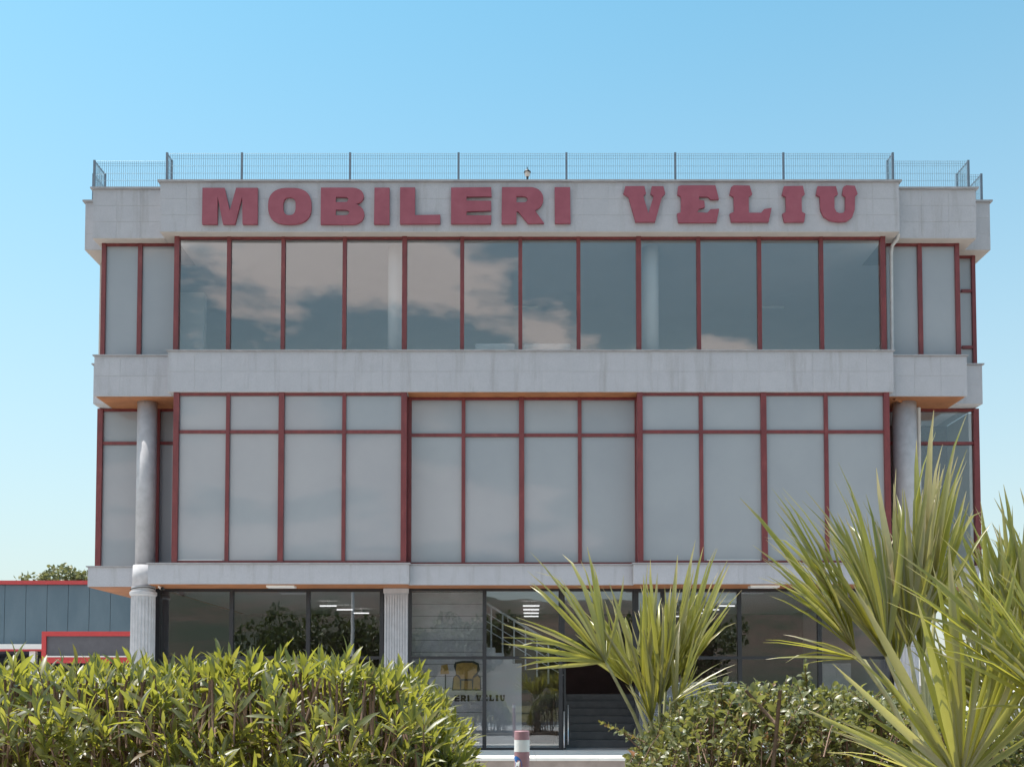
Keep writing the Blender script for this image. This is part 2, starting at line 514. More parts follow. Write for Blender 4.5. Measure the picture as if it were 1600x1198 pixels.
# --- cornices
zc0, zc1 = Zp(362, YC), Zp(285, YC)
xcl, xcr = Xp(250, YC, 320), Xp(1405, YC, 320)
xwl, xwr = Xp(145, YW, 330), Xp(1525, YW, 330)
xol, xor_ = Xp(133, YO, 350), Xp(1547, YO, 350)
def cornice(x0, x1, y0, y1, rows=3, side=None):
    c = MB().box(x0, x1, y0, y1, zc0, zc1).build('cornice', 'grout', store)
    clad(c, x0, x1, zc0, zc1, y0, 0.62, rows)
    cp = MB().box(x0 - 0.05, x1 + 0.05, y0 - 0.06, y0 + 0.22, zc1 + 0.001, zc1 + 0.04).build('coping', 'coping', c)
    box('cornice_soffit', x0 + 0.01, x1 - 0.01, y0 + 0.004, y1 - 0.004, zc0 - 0.012, zc0 - 0.001, 'render_white', c)
    return c
cornice(xcl, xcr, YC, YO)
cornice(xwl, xcl - 0.002, YW, YO)
cornice(xcr + 0.002, xwr, YW, YO)
oc = MB().box(xol, xor_, YO + 0.002, YB, zc0, zc1).build('roof_slab', 'grout', store)
clad(oc, xol, xwl, zc0, zc1, YO + 0.002, 0.62, 3)
clad(oc, xwr, xor_, zc0, zc1, YO + 0.002, 0.62, 3)
box('coping', xol - 0.05, xwl - 0.06, YO - 0.06, YO + 0.22, zc1 + 0.001, zc1 + 0.04, 'coping', oc)
box('coping', xwr + 0.06, xor_ + 0.05, YO - 0.06, YO + 0.22, zc1 + 0.001, zc1 + 0.04, 'coping', oc)
box('cornice_soffit', xol + 0.01, xor_ - 0.01, YO + 0.01, YO + 0.9, zc0 - 0.012, zc0 - 0.001, 'render_white', oc)
box('ceiling', xol + 0.2, xor_ - 0.2, YO + 0.91, YB - 0.2, zc0 - 0.014, zc0 - 0.002, 'ceiling_white', oc)

# --- band between second and third storey (floor slab edge)
zb0, zb1 = Zp(612, YC), Zp(549, YC)
xbl, xbr = Xp(262, YC, 580), Xp(1396, YC, 580)
xvl, xvr = Xp(147, YW, 590), Xp(1511, YW, 585)
xpl, xpr = Xp(146, YO, 600), Xp(1535, YO, 600)
def band(x0, x1, y0, y1, z0, z1, rows=2, tw=0.62):
    c = MB().box(x0, x1, y0, y1, z0, z1).build('floor_band', 'grout', store)
    clad(c, x0, x1, z0, z1, y0, tw, rows)
    box('sill_strip', x0 - 0.03, x1 + 0.03, y0 - 0.045, y0 + 0.16, z1 + 0.001, z1 + 0.03, 'coping', c)
    return c
band(xbl, xbr, YC, YO, zb0, zb1)
band(xvl, xbl - 0.002, YW, YO, zb0, zb1)
band(xbr + 0.002, xvr, YW, YO, zb0, zb1)
ob = MB().box(xpl, xpr, YO + 0.002, YB, zb0, zb1).build('floor_slab', 'grout', store)
clad(ob, xpl, xvl, zb0, zb1, YO + 0.002, 0.62, 2)
clad(ob, xvr, xpr, zb0, zb1, YO + 0.002, 0.62, 2)
box('sill_strip', xvr + 0.035, xpr + 0.04, YO - 0.045, YO + 0.16, zb1 + 0.001, zb1 + 0.03, 'coping', ob)
box('sill_strip', xpl - 0.04, xvl - 0.035, YO - 0.045, YO + 0.16, zb1 + 0.001, zb1 + 0.03, 'coping', ob)
box('floor_finish', xpl + 0.2, xpr - 0.2, YO + 0.3, YB - 0.2, zb1 + 0.002, zb1 + 0.012, 'interior_floor', ob)
for (a, b, y0, y1) in ((xvl + 0.05, xbl, YW + 0.04, 25.38), (xbr, xvr - 0.05, YW + 0.04, 25.38)):
    box('soffit', a, b, y0, y1, zb0 - 0.016, zb0 - 0.002, 'soffit_orange', ob)
box('soffit', Xp(637, YC), Xp(998, YC), YC + 0.03, 24.38, zb0 - 0.016, zb0 - 0.002, 'soffit_orange', ob)
box('ceiling', xpl + 0.3, xpr - 0.3, 25.45, YB - 0.2, zb0 - 0.016, zb0 - 0.002, 'ceiling_white', ob)

# --- band between ground floor and second storey
ze0, ze1 = Zp(912, YC), Zp(881, YC)
xel, xem0, xem1, xer = Xp(231, YC, 900), Xp(639, YC, 900), Xp(990, YC, 900), Xp(1400, YC, 900)
xfl, xfr = Xp(137, 24.6, 900), Xp(1530, 24.6, 900)
band(xel, xem0, YC, YO, ze0, ze1, 1, 1.2)
band(xem0 + 0.002, xem1 - 0.002, YC + 0.22, YO, ze0, ze1, 1, 1.2)
band(xem1, xer, YC, YO, ze0, ze1, 1, 1.2)
band(xfl, xel - 0.002, 24.6, YO, ze0, ze1, 1, 1.2)
band(xer + 0.002, xfr, 24.6, YO, ze0, ze1, 1, 1.2)
eb = MB().box(xfl, xfr, YO + 0.002, YB, ze0, ze1).build('floor_slab', 'grout', store)
box('soffit', xel + 0.03, xer - 0.03, YC + 0.25, 24.95, ze0 - 0.016, ze0 - 0.002, 'soffit_orange', eb)
box('soffit', xel + 0.03, xem0 - 0.02, YC + 0.03, YC + 0.249, ze0 - 0.016, ze0 - 0.002, 'soffit_orange', eb)
box('soffit', xem1 + 0.02, xer - 0.03, YC + 0.03, YC + 0.249, ze0 - 0.016, ze0 - 0.002, 'soffit_orange', eb)
box('soffit', xfl + 0.03, xel + 0.029, 24.63, YB - 0.1, ze0 - 0.016, ze0 - 0.002, 'soffit_orange', eb)
box('soffit', xer - 0.029, xfr - 0.03, 24.63, YB - 0.1, ze0 - 0.016, ze0 - 0.002, 'soffit_orange', eb)
box('ceiling', xel + 0.04, xer - 0.04, 24.96, YB - 0.2, ze0 - 0.016, ze0 - 0.002, 'ceiling_white', eb)
box('floor_finish', xfl + 0.2, xfr - 0.2, YO + 0.6, YB - 0.2, ze1 + 0.002, ze1 + 0.012, 'interior_floor', eb)

# --- side and rear walls of the body
XL, XR = Xp(156, 25.8, 500), Xp(1531, 25.6, 700)
zg = Zp(1171, 24.87)                     # ground-floor level
for (n, a, b, y0, y1) in (('side_wall', XL, XL + 0.2, 25.75, YB), ('side_wall', XR - 0.2, XR, 25.75, YB), ('rear_wall', XL + 0.2, XR - 0.2, YB - 0.25, YB - 0.002)):
    for (z0, z1) in ((ze1, zb0), (zb1, zc0 if n == 'side_wall' else zb1 + 0.9)):  # top-floor rear wall stops low, left open above to let light in
        box(n, a, b, y0, y1, z0 + 0.002, z1 - 0.02, 'render_white', store)
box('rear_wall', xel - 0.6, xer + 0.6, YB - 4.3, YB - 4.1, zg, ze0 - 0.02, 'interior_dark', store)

box('added_dark_sheet', Xp(1340, 27, 750), XR - 0.21, 27.0, 27.15, ze1 + 0.013, zb0 - 0.02, 'interior_dark', store)  # added sheet; its dark colour stands for the unlit room behind
# --- glazing: a frame part with mullions, transoms and panes as its pieces
def glazing(edges, Y, z0, z1, mat, transoms=(), fmat='frame_red', mw=0.085, wide=(), ww=0.13, depth=0.10, rail=0.06, ends=(True, True), mats=None, pane_y=0.05):
    x0, x1 = edges[0], edges[-1]
    fr = MB().box(x0, x1, Y + 0.004, Y + depth - 0.004, z1 - rail, z1).box(x0, x1, Y + 0.004, Y + depth - 0.004, z0, z0 + rail).build('window_frame', fmat, store)
    for i, x in enumerate(edges):
        if (i == 0 and not ends[0]) or (i == len(edges) - 1 and not ends[1]): continue
        w = ww if i in wide else mw
        a = x - w / 2
        if i == 0: a = x
        if i == len(edges) - 1: a = x - w
        box('mullion', a, a + w, Y - (0.03 if i in wide else 0.01), Y + depth, z0 + 0.001, z1 - 0.001, fmat, fr)
    transoms = sorted(transoms)
    zs = [z0] + transoms + [z1]
    for i in range(len(edges) - 1):
        for zt in transoms:
            box('transom', edges[i] + mw / 2, edges[i + 1] - mw / 2, Y + 0.002, Y + depth - 0.01, zt - 0.035, zt + 0.035, fmat, fr)
        for k in range(len(zs) - 1):
            m = mats[(i, k)] if mats and (i, k) in mats else mat
            pn = box('pane', edges[i] + 0.01, edges[i + 1] - 0.01, Y + pane_y, Y + pane_y + 0.012, zs[k] + 0.01, zs[k + 1] - 0.01, m, fr)
            pn.rotation_euler = (R(random.uniform(-0.2, 0.2)), 0, R(random.uniform(-0.3, 0.3)))
    return fr

Y3 = 24.24
z30, z31 = zb1 + 0.032, zc0 - 0.014
e3 = [Xp(p, Y3, 460) for p in (272, 357, 442, 538, 632, 722, 813, 904, 998, 1092, 1187, 1284, 1384)]
glazing(e3, Y3, z30, z31, 'glass_clear', mw=0.09, wide=(0, 4, 8, 12), ww=0.11, rail=0.05)
Y3w = 24.60
glazing([Xp(p, Y3w, 460) for p in (158, 218, 272)], Y3w, z30, z31, 'glass_film', ends=(True, False), mw=0.1)
glazing([Xp(p, Y3w, 460) for p in (1386, 1438, 1500)], Y3w, z30, z31, 'glass_film', ends=(False, True), mw=0.1)
Y3o = 25.3
glazing([Xp(1500, Y3o, 480), Xp(1525, Y3o, 480)], Y3o, z30, z31, 'glass_film', transoms=(Zp(454, Y3o), Zp(542, Y3o)), ends=(False, True), mw=0.09)
xr3 = Xp(1500, Y3w, 460)
box('return_panel', xr3 - 0.09, xr3 - 0.01, Y3w + 0.102, Y3o + 0.1, z30, z31, 'frame_red', store)
xl3 = Xp(158, Y3w, 460)
box('return_panel', xl3 + 0.01, xl3 + 0.09, Y3w + 0.102, 25.75, z30, z31, 'render_white', store)

# second storey: left and right bays stand proud, the middle one is set back
Y2, Y2m, Y2w = 24.06, 24.38, 25.38
z20, z21 = ze1 + 0.032, zb0 - 0.004
zt2 = Zp(674, Y2)
eL = [Xp(p, Y2, 750) for p in (270, 355, 439, 537, 635)]
eM = [Xp(p, Y2m, 750) for p in (637, 724, 815, 906, 998)]
eR = [Xp(p, Y2, 750) for p in (996, 1096, 1194, 1292, 1391)]
glazing(eL, Y2, z20, z21, 'glass_film', (zt2,), wide=(0, 2, 4), ww=0.125, ends=(True, True))
glazing(eM, Y2m, z20, z21 - 0.014, 'glass_film', (zt2,), wide=(2,), ww=0.12, ends=(True, True))
glazing(eR, Y2, z20, z21, 'glass_film', (zt2,), wide=(0, 2, 4), ww=0.125)
for (ed, a, b) in ((eL, 0, 1), (eR, 1, 2)):      # bottom rails of the pulled-down blinds
    box('blind_rail', ed[a] + 0.12, ed[b] - 0.10, Y2 + 0.035, Y2 + 0.047, z20 + 0.062, z20 + 0.085, 'white_paint', store)
box('return_panel', eL[-1] - 0.12, eL[-1] - 0.005, Y2 + 0.101, Y2m + 0.1, z20, z21 - 0.02, 'frame_red', store)
box('return_panel', eR[0] + 0.005, eR[0] + 0.12, Y2 + 0.101, Y2m + 0.1, z20, z21 - 0.02, 'frame_red', store)
box('return_panel', eL[0] + 0.005, eL[0] + 0.1, Y2 + 0.101, Y2w + 0.1, z20, z21 - 0.02, 'frame_red', store)
box('return_panel', eR[-1] - 0.1, eR[-1] - 0.005, Y2 + 0.101, Y2w + 0.1, z20, z21 - 0.02, 'frame_red', store)
zt2w = Zp(692, Y2w)
glazing([Xp(p, Y2w, 750) for p in (151, 246, 285)], Y2w, z20, zb0 - 0.017, 'glass_film', (zt2w,), mw=0.09, ends=(True, False), wide=(0,), ww=0.13)
glazing([Xp(p, Y2w, 750) for p in (1380, 1433, 1531)], Y2w, z20, zb0 - 0.017, 'glass_clear', (zt2w,), mw=0.09, ends=(False, True), wide=(2,), ww=0.13)

# ground floor: black shop front
YG = 24.87
zg1 = ze0 - 0.017
ztg = Zp(1027, YG)
gL = [Xp(p, YG, 1000) for p in (243, 361, 481, 599)]
gM = [Xp(p, YG, 1000) for p in (637, 757, 879)]
gR = [Xp(p, YG, 1000) for p in (992, 1036, 1156, 1281, 1398)]
glazing(gL, YG, zg, zg1, 'glass_shop', (ztg,), 'black_frame', mw=0.09, rail=0.07)
glazing(gM, YG, zg, zg1, 'glass_shop', (ztg,), 'black_frame', mw=0.09, rail=0.05)
glazing(gR, YG, zg, zg1, 'glass_shop', (ztg,), 'black_frame', mw=0.09, rail=0.07)
glazing([gM[-1] + 0.002, gR[0] - 0.002], YG, ztg, zg1, 'glass_shop', (), 'black_frame', mw=0.05, rail=0.06)   # over the open doorway
# folded-back entrance door leaf with bar handle
dl = MB()
dx = gM[-1] + 0.03
dl.box(dx, dx + 0.05, YG + 0.12, YG + 0.18, zg + 0.01, ztg - 0.05).box(dx, dx + 0.05, YG + 1.0, YG + 1.06, zg + 0.01, ztg - 0.05)
dl.box(dx, dx + 0.05, YG + 0.18, YG + 1.0, ztg - 0.12, ztg - 0.05).box(dx, dx + 0.05, YG + 0.18, YG + 1.0, zg + 0.01, zg + 0.1)
door = dl.build('door', 'black_frame', store)
box('pane', dx + 0.02, dx + 0.032, YG + 0.18, YG + 1.0, zg + 0.1, ztg - 0.12, 'glass_shop', door)
MB().tube([(dx + 0.1, YG + 0.1, zg + 0.12), (dx + 0.1, YG + 0.1, zg + 1.05)], 0.02, 10).build('door_handle', 'steel', door, smooth=True)
MB().tube([(dx + 0.0, YG - 0.05, zg + 0.05), (dx + 0.0, YG - 0.05, zg + 0.9)], 0.018, 10).build('door_handle', 'steel', door, smooth=True)
# end walls of the shop front going back
box('side_wall', gL[0] - 0.09, gL[0], YG + 0.102, YB - 4.1, zg, zg1, 'black_frame', store)
box('side_wall', gR[-1], gR[-1] + 0.09, YG + 0.102, YB - 4.1, zg, zg1, 'interior_wall', store)

# terrace in front of the shop: pale top slab over a brown riser
YT = YG * (1171 - HOR) / (1183.5 - HOR)
tr = MB().box(xfl - 1.0, xfr + 1.0, YT + 0.03, YB, 0.0, zg - 0.06).build('terrace', 'plinth_brown', store)
n = 18; w = (xfr - xfl + 2.0) / n
for i in range(n):
    box('paving_slab', xfl - 1.0 + i * w + 0.003, xfl - 1.0 + (i + 1) * w - 0.003, YT, YG - 0.02, zg - 0.059, zg - 0.002, 'kerb_stone', tr)
box('floor_finish', gL[0], gR[-1], YG - 0.015, YB - 4.3, zg - 0.059, zg - 0.003, 'interior_floor', tr)

# columns
def column(px0, px1, Y, z0, z1, py, flutes=False):
    x0, x1 = Xp(px0, Y, py), Xp(px1, Y, py)
    r = (x1 - x0) / 2; cx = (x0 + x1) / 2
    m = MB()
    if flutes:
        nf = 22; n = nf * 4
        m.lathe([(r * 0.98, z0 + 0.18), (r * 0.94, z1 - 0.22)], cx, Y, n, mod=lambda k: (1.0, 0.93, 0.91, 0.93)[k % 4])
        c = m.build('column', 'column_stone', store, smooth=False)
        MB().lathe([(r * 1.12, z0), (r * 1.12, z0 + 0.08), (r * 1.02, z0 + 0.13), (r * 1.02, z0 + 0.185)], cx, Y, 32).build('column_base', 'column_stone', c, smooth=False)
        MB().lathe([(r * 0.97, z1 - 0.225), (r * 1.06, z1 - 0.19), (r * 1.06, z1 - 0.13), (r * 0.92, z1 - 0.10), (r * 0.92, z1)], cx, Y, 32).build('capital', 'column_stone', c)
    else:
        c = m.lathe([(r, z0), (r, z1)], cx, Y, 32).build('column', 'column_stone', store, smooth=True)
    return c, cx, r
cA, cxa, ra = column(204, 243, 24.45, zg, ze0 - 0.018, 960, True)
column(213.5, 243.5, 24.85, ze1 + 0.001, zb0 - 0.017, 760)
column(1396, 1432, 24.9, ze1 + 0.001, zb0 - 0.017, 700)
column(1396, 1434, 24.45, zg, ze0 - 0.018, 960, True)
MB().lathe([(ra * 0.98, ze0 + 0.001), (ra * 0.93, ze1 + 0.03)], cxa, 24.54, 32).build('column_neck', 'column_stone', store, smooth=True)
# flat fluted pilasters between the shop windows
def pilaster(px0, px1, py=980):
    x0, x1 = Xp(px0, YG - 0.1, py), Xp(px1, YG - 0.1, py)
    m = MB().box(x0, x1, YG - 0.06, YG + 0.3, zg, zg1 - 0.002)
    n = 9; w = (x1 - x0) / n
    p = m.build('pilaster', 'column_stone', store)
    for i in range(n):
        box('flute_rib', x0 + i * w + 0.013, x0 + (i + 1) * w - 0.013, YG - 0.085, YG - 0.0605, zg + 0.2, zg1 - 0.14, 'column_stone', p)
    box('capital', x0 - 0.02, x1 + 0.02, YG - 0.10, YG - 0.0605, zg1 - 0.12, zg1 - 0.004, 'column_stone', p)
pilaster(600, 637)

# downpipe at the right end of the centre bay
yp = YW - 0.06
MB().tube([Pt(1404, 366, yp), Pt(1402, 374, yp), Pt(1394, 384, yp + 0.1), Pt(1392.5, 395, yp + 0.1), Pt(1394, 548, yp + 0.1)], 0.04, 10).build('downpipe', 'pipe_grey', store, smooth=True)
MB().tube([Pt(1435, 637, 25.2), Pt(1437, 875, 25.2)], 0.05, 10).build('downpipe', 'pipe_grey', store, smooth=True)
MB().tube([Pt(1397, 622, 24.5), Pt(1430, 636, 25.1)], 0.045, 8).build('drain_pipe', 'soffit_orange', store, smooth=True)

# interior: columns, lights, partition, furniture
box('ceiling', e3[0], e3[-1], Y3 + 0.11, 25.915, zc0 - 0.026, zc0 - 0.0125, 'ceiling_white', store)
for (a, b) in ((606, 632), (1003, 1029)):
    x0, x1 = Xp(a, 24.85, 450), Xp(b, 24.85, 450)
    MB().lathe([((x1 - x0) / 2, zb1 + 0.013), ((x1 - x0) / 2, zc0 - 0.027)], (x0 + x1) / 2, 24.85, 28).build('interior_column', 'interior_wall', store, smooth=True)
box('partition', Xp(276, 26.5, 500), Xp(318, 26.5, 500), 26.5, 26.75, zb1 + 0.013, Zp(457, 26.5), 'interior_wall', store)
tube_n = 0
for (px, py, Y) in ((822, 421, 28.6), (1206, 422, 28.6), (840, 482, 33.4), (1165, 484, 33.4)):
    p = Pt(px, py, Y)
    l = MB().box(p.x - 0.32, p.x + 0.32, Y - 0.06, Y + 0.06, zc0 - 0.11, zc0 - 0.05).box(p.x - 0.02, p.x + 0.02, Y - 0.02, Y + 0.02, zc0 - 0.05, zc0 - 0.015)
    l.build('ceiling_light', 'white_paint', store)
for (px, n0, dx) in ((512, 3, 0.06), (1136, 4, -0.75), (830, 4, 0.0)):
    for k in range(n0):
        Y = 28.2 + 1.25 * k
        X0 = (px + (26 if px < 700 else (-24 if px > 900 else 0)) * k - 800) * Y / F
        box('ceiling_light', X0 - 0.22, X0 + 0.22, Y - 0.03, Y + 0.03, ze0 - 0.16, ze0 - 0.13, 'lamp_lit', store)
        # (each hangs from the ceiling on a short rod)
        box('light_rod', X0 - 0.01, X0 + 0.01, Y - 0.01, Y + 0.01, ze0 - 0.1295, ze0 - 0.017, 'steel', store)
for (px0, px1) in ((419, 462), (1170, 1215)):
    box('soffit_light', Xp(px0, YC + 0.3, 912), Xp(px1, YC + 0.3, 912), YC + 0.1, YC + 0.4, ze0 - 0.06, ze0 - 0.018, 'white_paint', store)
# grooved wall panel behind the shop window: separate boards
xa, xb = Xp(630, 25.5, 980), Xp(754, 25.5, 980)
gw = MB().box(xa, xb, 25.53, 25.7, zg, zg1 - 0.005).build('panelled_wall', 'black_frame', store)
nb = 13; hb = (zg1 - zg - 0.02) / nb
for i in range(nb):
    box('board', xa, xb, 25.5, 25.529, zg + i * hb + 0.004, zg + (i + 1) * hb - 0.006, 'groove_wall', gw)
# inner staircase with steel railing: wide dark steps from the door, then a flight up to the left
st = MB()
xs0, xs1 = Xp(872, 26.0, 1100), Xp(1040, 26.0, 1100)
ns = 7
lz = 1.62
for i in range(ns):
    st.box(xs0, xs1, 26.0 + 0.32 * i, 26.0 + 0.32 * (i + 1) - 0.001, zg, zg + (lz - zg) * (i + 1) / ns)
st.box(xs0 - 0.6, xs1 + 1.5, 26.0 + 0.32 * ns, 30.5, zg, lz)
stair = st.build('staircase', 'dark_tile', store)
prof = []
fx0, fx1 = Xp(815, 25.8, 1000), Xp(690, 25.8, 1000)
nz = 9
zb_ = Zp(1036, 25.8)
stepw = (fx0 - fx1) / nz; steph = stepw * 0.6
poly = [(fx0, zg)]
for i in range(nz):
    poly += [(fx0 - i * stepw, zb_ + i * steph), (fx0 - (i + 1) * stepw, zb_ + i * steph)]
poly += [(fx1, zg)]
MB().prism(poly, 25.8, 26.95).build('stair_flight', 'interior_wall', stair)
rl = MB()
def railz(x): return zb_ + (fx0 - x) / stepw * steph
xr0, xr1 = Xp(880, 25.85, 1000), Xp(755, 25.85, 1000)
for dz in (0.95, 0.72, 0.52, 0.32):
    rl.tube([(xr0, 25.85, railz(xr0) + dz), (xr1, 25.85, railz(xr1) + dz)], 0.03 if dz > 0.9 else 0.011, 8)
hr = rl.build('handrail', 'white_paint', stair, smooth=True)  # railing and balusters: white colour stands in for bright reflections on steel
for k in range(7):
    x = xr0 + (xr1 - xr0) * (k + 0.3) / 7
    MB().tube([(x, 25.85, railz(x) - 0.1), (x, 25.85, railz(x) + 0.95)], 0.02, 8).build('baluster', 'white_paint', hr, smooth=True)
# display cupboard further right inside
p0, p1 = Pt(1284, 1036, 26.3), Pt(1330, 1075, 26.3)
cb = MB().box(p0.x, p1.x, 26.3, 26.75, zg, p0.z).build('display_cupboard', 'groove_wall', None)
tag(cb, 'plain beige display cupboard inside the dark shop window', 'cupboard')
box('cupboard_door', p0.x + 0.03, (p0.x + p1.x) / 2 - 0.004, 26.28, 26.299, zg + 0.08, p0.z - 0.06, 'groove_wall', cb)
box('cupboard_door', (p0.x + p1.x) / 2 + 0.004, p1.x - 0.03, 26.28, 26.299, zg + 0.08, p0.z - 0.06, 'groove_wall', cb)
# sofas standing behind the top-floor sill
for i, (a, b) in enumerate(((742, 805), (818, 892))):
    x0, x1 = Xp(a, 24.9, 540), Xp(b, 24.9, 540)
    zt = Zp(538, 24.9)
    sf = empty('sofa', ((x0 + x1) / 2, 25.2, zb1), 'low white sofa behind the third-floor glass below the letters ' + ('L and E' if i == 0 else 'R and I'), 'sofa', 'white sofas on the third floor')
    MB().box(x0, x1, 24.8, 25.0, zb1 + 0.05, zt).build('backrest', 'cushion_white', sf, bevel=0.05)
    MB().box(x0, x1, 25.002, 25.7, zb1 + 0.05, zb1 + 0.08 if zt < zb1 + 0.3 else zb1 + 0.3).build('seat', 'cushion_white', sf)
    for xx in (x0, x1 - 0.14):
        MB().box(xx, xx + 0.14, 25.003, 25.72, zb1 + 0.05, zt - 0.06).build('armrest', 'cushion_white', sf)

# ------------------------------------------------------------------ lettering on the cornice
def cv(pts, crop, sc): return [(crop[0] + x / sc, crop[1] + y / sc) for x, y in pts]
def sup(cx, cy, rx, ry, n=40, e=2.6):
    out = []
    for k in range(n):
        a = 2 * math.pi * k / n; c, s_ = math.cos(a), math.sin(a)
        out.append((cx + rx * math.copysign(abs(c) ** (2 / e), c), cy + ry * math.copysign(abs(s_) ** (2 / e), s_)))
    return out
def arc(cx, cy, rx, ry, a0, a1, n=9):
    return [(cx + rx * math.cos(R(a0 + (a1 - a0) * i / n)), cy + ry * math.sin(R(a0 + (a1 - a0) * i / n))) for i in range(n + 1)]
A = ((100, 220), 3.9925); B_ = ((200, 230), 3.2); C_ = ((400, 260), 2.857); D_ = ((900, 260), 2.857)
LET = [
 ('M', A, [[(865, 298), (1003, 298), (1037, 440), (1075, 298), (1210, 298), (1210, 523), (1117, 523), (1113, 352), (1070, 523), (995, 523), (960, 352), (960, 523), (865, 523)]]),
 ('O', A, [sup(1410, 411, 135, 113), sup(1408, 412, 39, 56)]),
 ('B', B_, [[(965, 206), (1120, 206)] + arc(1122, 248, 58, 42, -90, 70) + arc(1125, 338, 58, 50, -62, 90) + [(965, 388)],
            [(1040, 252), (1085, 252)] + arc(1086, 265, 17, 13, -90, 90) + [(1040, 278)],
            [(1040, 316), (1088, 316)] + arc(1089, 330, 18, 14, -90, 90) + [(1040, 344)]]),
 ('I', B_, [[(1233, 206), (1308, 206), (1308, 387), (1231, 387)]]),
 ('L', B_, [[(1361, 205), (1436, 205), (1436, 343), (1562, 341), (1562, 385), (1361, 386)]]),
 ('E', C_, [[(871, 98), (1050, 96), (1052, 137), (940, 138), (940, 156), (1050, 157), (1050, 200), (940, 204), (940, 221), (1051, 222), (1049, 258), (871, 258)]]),
 ('R', C_, [[(1098, 96), (1225, 96)] + arc(1228, 148, 55, 52, -85, 60) + [(1245, 200), (1286, 256), (1214, 257), (1170, 203), (1163, 203), (1163, 258), (1096, 258)],
            [(1163, 136), (1195, 136)] + arc(1196, 150, 16, 14, -90, 90) + [(1163, 164)]]),
 ('I', C_, [[(1333, 96), (1402, 96), (1404, 256), (1334, 256)]]),
 ('V', D_, [[(220, 92), (305, 91), (312, 124), (300, 136), (322, 212), (346, 136), (332, 124), (338, 92), (390, 92), (398, 124), (384, 138), (352, 250), (265, 250), (234, 138), (211, 124)]]),
 ('E', D_, [[(456, 92), (470, 88), (622, 88), (637, 150), (600, 150), (590, 138), (548, 138), (548, 152), (572, 156), (574, 186), (548, 192), (540, 208), (585, 210), (600, 194), (638, 192), (626, 252), (456, 253), (450, 214), (468, 208), (468, 138), (452, 128)]]),
 ('L', D_, [[(692, 96), (704, 88), (775, 89), (786, 128), (770, 138), (770, 210), (825, 210), (838, 194), (872, 188), (858, 250), (692, 250), (685, 214), (704, 206), (704, 138), (685, 128)]]),
 ('I', D_, [[(928, 92), (1012, 90), (1020, 128), (1006, 138), (1006, 206), (1022, 214), (1016, 250), (928, 250), (920, 214), (936, 206), (936, 138), (919, 130)]]),
 ('U', D_, [[(1078, 92), (1160, 92), (1168, 128), (1152, 138), (1152, 190)] + [(1160, 206), (1172, 212), (1192, 210), (1200, 196)] + [(1202, 138), (1188, 128), (1194, 94), (1206, 88), (1244, 90), (1256, 126), (1244, 138), (1242, 196), (1230, 230), (1206, 247), (1172, 250), (1132, 244), (1104, 226), (1090, 196), (1088, 138), (1071, 130)]]),
]
def letter_mesh(name, loops, thick, mat, scale_fn):
    cu = bpy.data.curves.new(name, 'CURVE'); cu.dimensions = '2D'; cu.fill_mode = 'BOTH'; cu.extrude = thick / 2
    for lp in loops:
        sp = cu.splines.new('POLY'); sp.points.add(len(lp) - 1); sp.use_cyclic_u = True
        for q, p in zip(sp.points, lp):
            x, z = scale_fn(p); q.co = (x, z, 0, 1)
    o = bpy.data.objects.new(name, cu); COL.objects.link(o)
    bpy.context.view_layer.update()
    me = bpy.data.meshes.new_from_object(o.evaluated_get(bpy.context.evaluated_depsgraph_get()))
    bpy.data.objects.remove(o); bpy.data.curves.remove(cu)
    me.materials.clear(); me.materials.append(MATS[mat])
    me.transform(Matrix.Rotation(R(90), 4, 'X'))
    return me
YL = YC - 0.055
sign = empty('sign_lettering', (Xp(828, YL, 320), YL, Zp(351, YL)), 'dark red capital letters MOBILERI VELIU fixed to the top cornice', 'sign')
LOOPS = []
for ch, (crop, sc), loops in LET:
    lp = [cv(l, crop, sc) for l in loops]
    LOOPS.append(lp)
    xs = [p[0] for p in lp[0]]; ys = [p[1] for p in lp[0]]
    ox, oz = Xp((min(xs) + max(xs)) / 2, YL, 320), Zp(max(ys), YL)
    me = letter_mesh('letter', lp, 0.07, 'letter_red', lambda p: (Xp(p[0], YL, 320) - ox, Zp(p[1], YL) - oz))
    link(bpy.data.objects.new('letter', me), sign, (ox, YL, oz))

# printed logo on the panelled wall inside: armchair, standing lamp and the shop's name
logo = empty('wall_logo', Pt(715, 1100, 25.49), 'printed armchair, lamp and black shop name on the panelled wall inside', 'logo')
YPn = 25.49
def flat(name, pts, mat, y=YPn, loops=None):
    lp = [pts] if loops is None else loops
    ox, oz = Xp(pts[0][0], y, 1060), Zp(pts[0][1], y)
    me = letter_mesh(name, lp, 0.006, mat, lambda p: (Xp(p[0], y, 1060) - ox, Zp(p[1], y) - oz))
    return link(bpy.data.objects.new(name, me), logo, (ox, y, oz))
flat('chair_outline', [(706, 1078), (708, 1058), (713, 1053), (709, 1040), (711, 1034), (722, 1032), (740, 1032), (748, 1036), (750, 1046), (746, 1053), (751, 1056), (752, 1078)], 'print_black')
flat('chair_back', [(712, 1052), (713, 1037), (722, 1035), (738, 1035), (746, 1039), (745, 1050), (739, 1056), (738, 1060), (720, 1060), (718, 1055)], 'print_ochre', YPn - 0.008)
flat('chair_arm', [(708, 1076), (709, 1058), (713, 1055), (718, 1060), (719, 1076)], 'print_ochre', YPn - 0.008)
flat('chair_arm', [(739, 1076), (740, 1059), (746, 1055), (750, 1059), (750, 1076)], 'print_ochre', YPn - 0.008)
flat('chair_seat', [(720.5, 1076), (721, 1063), (737, 1063), (737.5, 1076)], 'print_ochre', YPn - 0.008)
flat('lamp_shade', [(688, 1053), (689, 1039), (699, 1037), (702, 1052)], 'print_ochre')
flat('lamp_stand', [(695, 1078), (695, 1053), (697, 1053), (697, 1078)], 'print_black')
